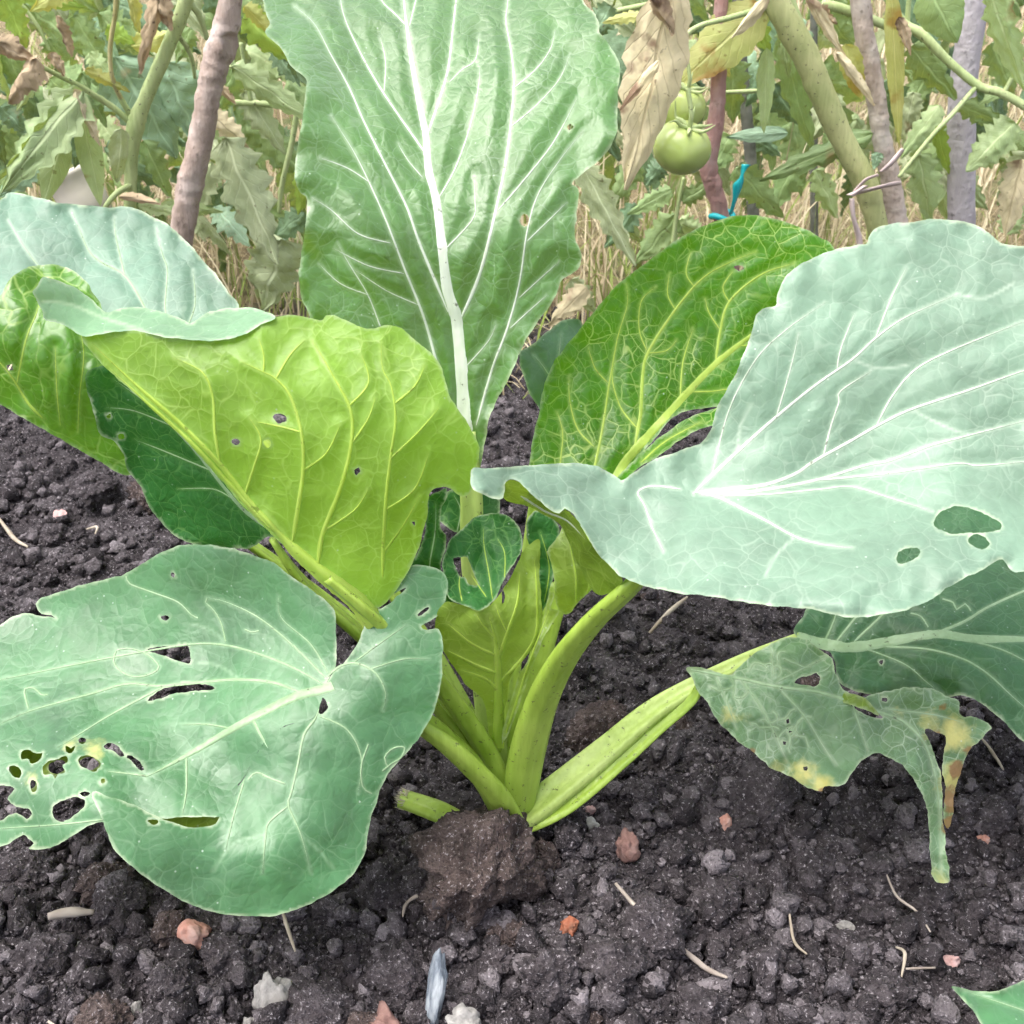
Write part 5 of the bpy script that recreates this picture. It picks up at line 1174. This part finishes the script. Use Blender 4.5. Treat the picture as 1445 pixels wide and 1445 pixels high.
# --- straw and grass
t = NT('straw'); tone = t.attr('tone')
cstraw = t.mix(t.ramp(tone, 0.0, 0.5), (0.36, 0.28, 0.17), (0.68, 0.59, 0.41))
cstraw = t.mix(t.ramp(tone, 0.7, 0.9), cstraw, (0.24, 0.31, 0.07))
ps = t.principled(cstraw, 0.6, 0.3); tl = t.n('ShaderNodeBsdfTranslucent'); t.l(cstraw, tl.inputs['Color'])
ms = t.n('ShaderNodeMixShader'); ms.inputs[0].default_value = 0.25; t.l(ps, ms.inputs[1]); t.l(tl.outputs[0], ms.inputs[2]); M['straw'] = t.done(ms.outputs[0])
def straw(n, y0, y1, hlo, hhi, lean, wlo, whi, pg):
    y = y0 + (y1 - y0) * rng.random(n) ** 1.3
    x = (rng.random(n) * 2 - 1) * (0.56 * y + .15)
    z = gz(x, y)
    L = rng.uniform(hlo, hhi, n); az = rng.uniform(0, 6.283, n); le = np.abs(rng.normal(lean, .4, n)); w = rng.uniform(wlo, whi, n)
    d = np.stack([np.cos(az), np.sin(az)], 1)
    S = 6; V = np.zeros((n, S, 2, 3))
    px_, pz = np.zeros(n), np.zeros(n)
    an = np.clip(le * .4, 0, 1.4)
    for k in range(S):
        c = np.stack([x + d[:, 0] * px_, y + d[:, 1] * px_, np.maximum(z + pz, z + .002)], 1)
        sd = np.stack([-d[:, 1], d[:, 0], np.zeros(n)], 1) * (w * (1 - .8 * (k / (S - 1)) ** 2) * .5)[:, None]
        V[:, k, 0], V[:, k, 1] = c - sd, c + sd
        px_ = px_ + L / S * np.sin(an); pz = pz + L / S * np.cos(an); an = an + le * .3
    q = []
    for k in range(S - 1): q += [[2 * k, 2 * k + 1, 2 * k + 3], [2 * k, 2 * k + 3, 2 * k + 2]]
    T = (np.array(q)[None] + (np.arange(n) * S * 2)[:, None, None]).reshape(-1, 3)
    tn = np.where(rng.random(n) < pg, rng.uniform(.85, 1.0, n), rng.uniform(0, .65, n))
    return V.reshape(-1, 3), T, np.repeat(tn, S * 2)
parts_ = [straw(4600, 1.22, 3.0, .08, .30, .75, .0016, .0036, .18), straw(2600, 2.4, 5.6, .15, .45, .6, .003, .007, .15), straw(900, 1.02, 1.3, .03, .12, 1.6, .0012, .0024, .2), straw(700, 1.1, 1.5, .08, .22, .5, .0015, .003, .75)]
VV, TT, TO, off = [], [], [], 0
for V, T, tn in parts_:
    VV.append(V); TT.append(T + off); TO.append(tn); off += len(V)
sm_ = link(bpy.data.objects.new('dry_grass', fast_mesh('dry_grass', np.concatenate(VV), np.concatenate(TT), M['straw'], {'tone': np.concatenate(TO)})))
tag(sm_, 'dry straw and thin green grass behind the tomato plants', 'grass', kind='stuff')

# ------------------------------------------------------------------ small things on the soil
SM = {'brick': stone_mat('brick_bit', (0.44, 0.21, 0.16), (0.58, 0.32, 0.26), (0.50, 0.34, 0.30), 1.6), 'grey': stone_mat('stone_grey', (0.18, 0.17, 0.165), (0.36, 0.345, 0.33), (0.28, 0.26, 0.245), 1.8), 'slate': stone_mat('slate', (0.07, 0.09, 0.12), (0.26, 0.29, 0.33), (0.46, 0.49, 0.52), 1.9, .45),
      'orange': stone_mat('orange_bit', (0.30, 0.09, 0.05), (0.42, 0.16, 0.09), (0.3, 0.15, 0.1), 2.0), 'pink': stone_mat('pink_stone', (0.48, 0.28, 0.27), (0.58, 0.38, 0.36), (0.5, 0.36, 0.36), 2.0), 'white': stone_mat('white_bit', (0.36, 0.35, 0.335), (0.50, 0.49, 0.47), (0.34, 0.33, 0.31), 2.0), 'red': stone_mat('red_clod', (0.16, 0.085, 0.075), (0.24, 0.14, 0.12), (0.2, 0.13, 0.12), 2.0)}
def rock(name, cat, px, py, w, h, mat, label, facet=.8, rot=0.0, dep=.8):
    p = gnd(px, py + h * .3); d = p[1] * CP + (CAMH - p[2]) * SP; k = d / F * .5
    V, T = lump(4, .35 if mat == 'slate' else .55, 1.5, random.randint(1, 400), facet, (1, 1, 1))
    me = fast_mesh(name, V, T, SM[mat]); o = bpy.data.objects.new(name, me)
    o.scale = (w * k, w * k * dep, h * k * 1.05); o.rotation_euler = (R(-25), rot, random.uniform(-.3, .3))
    o.location = (p[0], p[1], float(gz(np.array([p[0]]), np.array([p[1]]))[0]) + h * k * .55)
    link(o); tag(o, label, cat, 'stones and rubble bits on the soil')
for a in [('brick_fragment', 'brick', 270, 1306, 42, 48, 'brick', 'salmon brick fragment on the soil below the lower left leaf'), ('stone', 'stone', 382, 1378, 52, 74, 'grey', 'largest pale grey stone on the soil below the lower left leaf'), ('slate_chip', 'stone', 614, 1378, 34, 110, 'slate', 'upright blue and white slate chip in the soil at the bottom'),
          ('stone', 'stone', 658, 1432, 54, 42, 'grey', 'grey stone at the bottom edge beside the slate chip'), ('brick_fragment', 'brick', 804, 1292, 26, 32, 'orange', 'small orange red brick fragment in front of the big brown clod'), ('pebble', 'pebble', 1345, 1338, 30, 22, 'pink', 'pink pebble above the leaf tip in the lower right corner'), ('pebble', 'pebble', 83, 711, 24, 22, 'pink', 'round pinkish pebble on the soil at the left'),
          ('pebble', 'pebble', 347, 1416, 24, 22, 'grey', 'small grey pebble left of the largest pale grey stone'), ('brick_fragment', 'brick', 545, 1425, 66, 60, 'red', 'dull red earthy fragment at the bottom edge left of the slate'), ('pebble', 'pebble', 832, 1122, 18, 14, 'pink', 'tiny reddish pink chip right of the plant base'), ('stone', 'stone', 836, 1148, 20, 22, 'white', 'tiny white chip right of the plant base'),
          ('pebble', 'pebble', 1392, 1174, 18, 13, 'brick', 'small salmon pebble right of the drooping leaf tip'), ('brick_fragment', 'brick', 886, 1182, 38, 44, 'red', 'dark red fragment right of the big brown clod'), ('brick_fragment', 'brick', 1026, 1143, 18, 24, 'brick', 'pale red chip below the drooping ragged leaf'), ('stone', 'stone', 102, 1323, 30, 18, 'white', 'white chip at the lower left beside the wood splinter'), ('brick_fragment', 'brick', 228, 1424, 22, 24, 'orange', 'small rusty chip at the bottom left edge'),
          ('stone', 'stone', 187, 1405, 22, 24, 'grey', 'small pale pebble near the rusty chip'), ('stone', 'stone', 1200, 1275, 26, 20, 'grey', 'small grey stone on open soil at the lower right')]:
    rock(*a)
t = NT('twig'); co = t.coord(); M['twig'] = t.done(t.principled(t.mix(t.ramp(t.noise(co, 60, 3), .35, .65), (0.22, 0.18, 0.155), (0.38, 0.33, 0.29)), .8, .2))
t = NT('straw_bit'); co = t.coord(); M['strawbit'] = t.done(t.principled(t.mix(t.ramp(t.noise(co, 60, 3), .35, .65), (0.28, 0.23, 0.175), (0.46, 0.40, 0.33)), .7, .3))
def twig(pts, w, mat, label, name='twig', lift=.004):
    c = []
    for px, py in pts:
        p = gnd(px, py, .004); d = p[1] * CP + (CAMH - p[2]) * SP
        c.append([p[0], p[1], float(gz(p[:1], p[1:2])[0]) + lift + .002, w * d / F * .5])
    c[0][3] *= .6; c[-1][3] *= .5
    o = tube3(name, c, M[mat], None, 7, .25, (), 5); tag(o, label, 'twig' if name == 'twig' else ('straw' if name == 'straw' else 'root'), 'twigs, roots and straw bits on the soil')
for a in [([(868, 1256), (905, 1290), (960, 1325), (1000, 1345), (1028, 1368)], 8, 'twig', 'longest grey root lying on the soil in front of the plant', 'root', .008), ([(-10, 715), (15, 740), (36, 760)], 6, 'strawbit', 'pale straw piece at the left edge on the soil', 'straw', .006), ([(918, 874), (945, 858), (970, 843)], 7, 'strawbit', 'straw stalk on the soil just under the broad right leaf', 'straw', .006),
          ([(398, 1288), (406, 1312), (416, 1338)], 6, 'strawbit', 'pale straw sticking out below the lower left leaf', 'straw', .009), ([(1118, 1270), (1126, 1300), (1140, 1338)], 5, 'strawbit', 'thin pale straw on open soil at the lower right', 'straw', .007), ([(1253, 1228), (1268, 1255), (1295, 1280), (1314, 1312)], 4, 'twig', 'thin curved root left of the drooping leaf tip', 'root', .007), 
          ([(70, 1302), (100, 1292), (132, 1284)], 15, 'twig', 'wood splinter on the soil at the lower left', 'twig', .010), ([(1266, 1332), (1276, 1350), (1272, 1380)], 5, 'strawbit', 'kinked white root at the lower right', 'root', .007), ([(1278, 1368), (1320, 1364)], 6, 'twig', 'short grey twig touching the kinked white root', 'twig', .006), ([(575, 1132), (600, 1126), (625, 1122)], 5, 'twig', 'small twig beside the cut stalk stub', 'twig', .007),
          ([(568, 1290), (572, 1268), (590, 1262), (618, 1272)], 5, 'twig', 'bent rootlet under the big brown clod', 'root', .009), ([(1385, 1040), (1400, 1055), (1418, 1080)], 5, 'strawbit', 'pale straw beside the yellow leaf end at the right', 'straw', .007), ([(120, 738), (135, 735), (133, 748)], 4, 'strawbit', 'tiny white root by the left clods', 'root', .006),
          ([(830, 610), (850, 600), (872, 590)], 4, 'strawbit', 'straw piece on the soil behind the centre', 'straw', .006), ([(65, 1432), (95, 1450)], 6, 'strawbit', 'straw bit at the bottom left edge', 'straw', .007), ([(125, 1447), (158, 1432)], 6, 'strawbit', 'second straw bit at the bottom left edge', 'straw', .007)]:
    twig(*a)
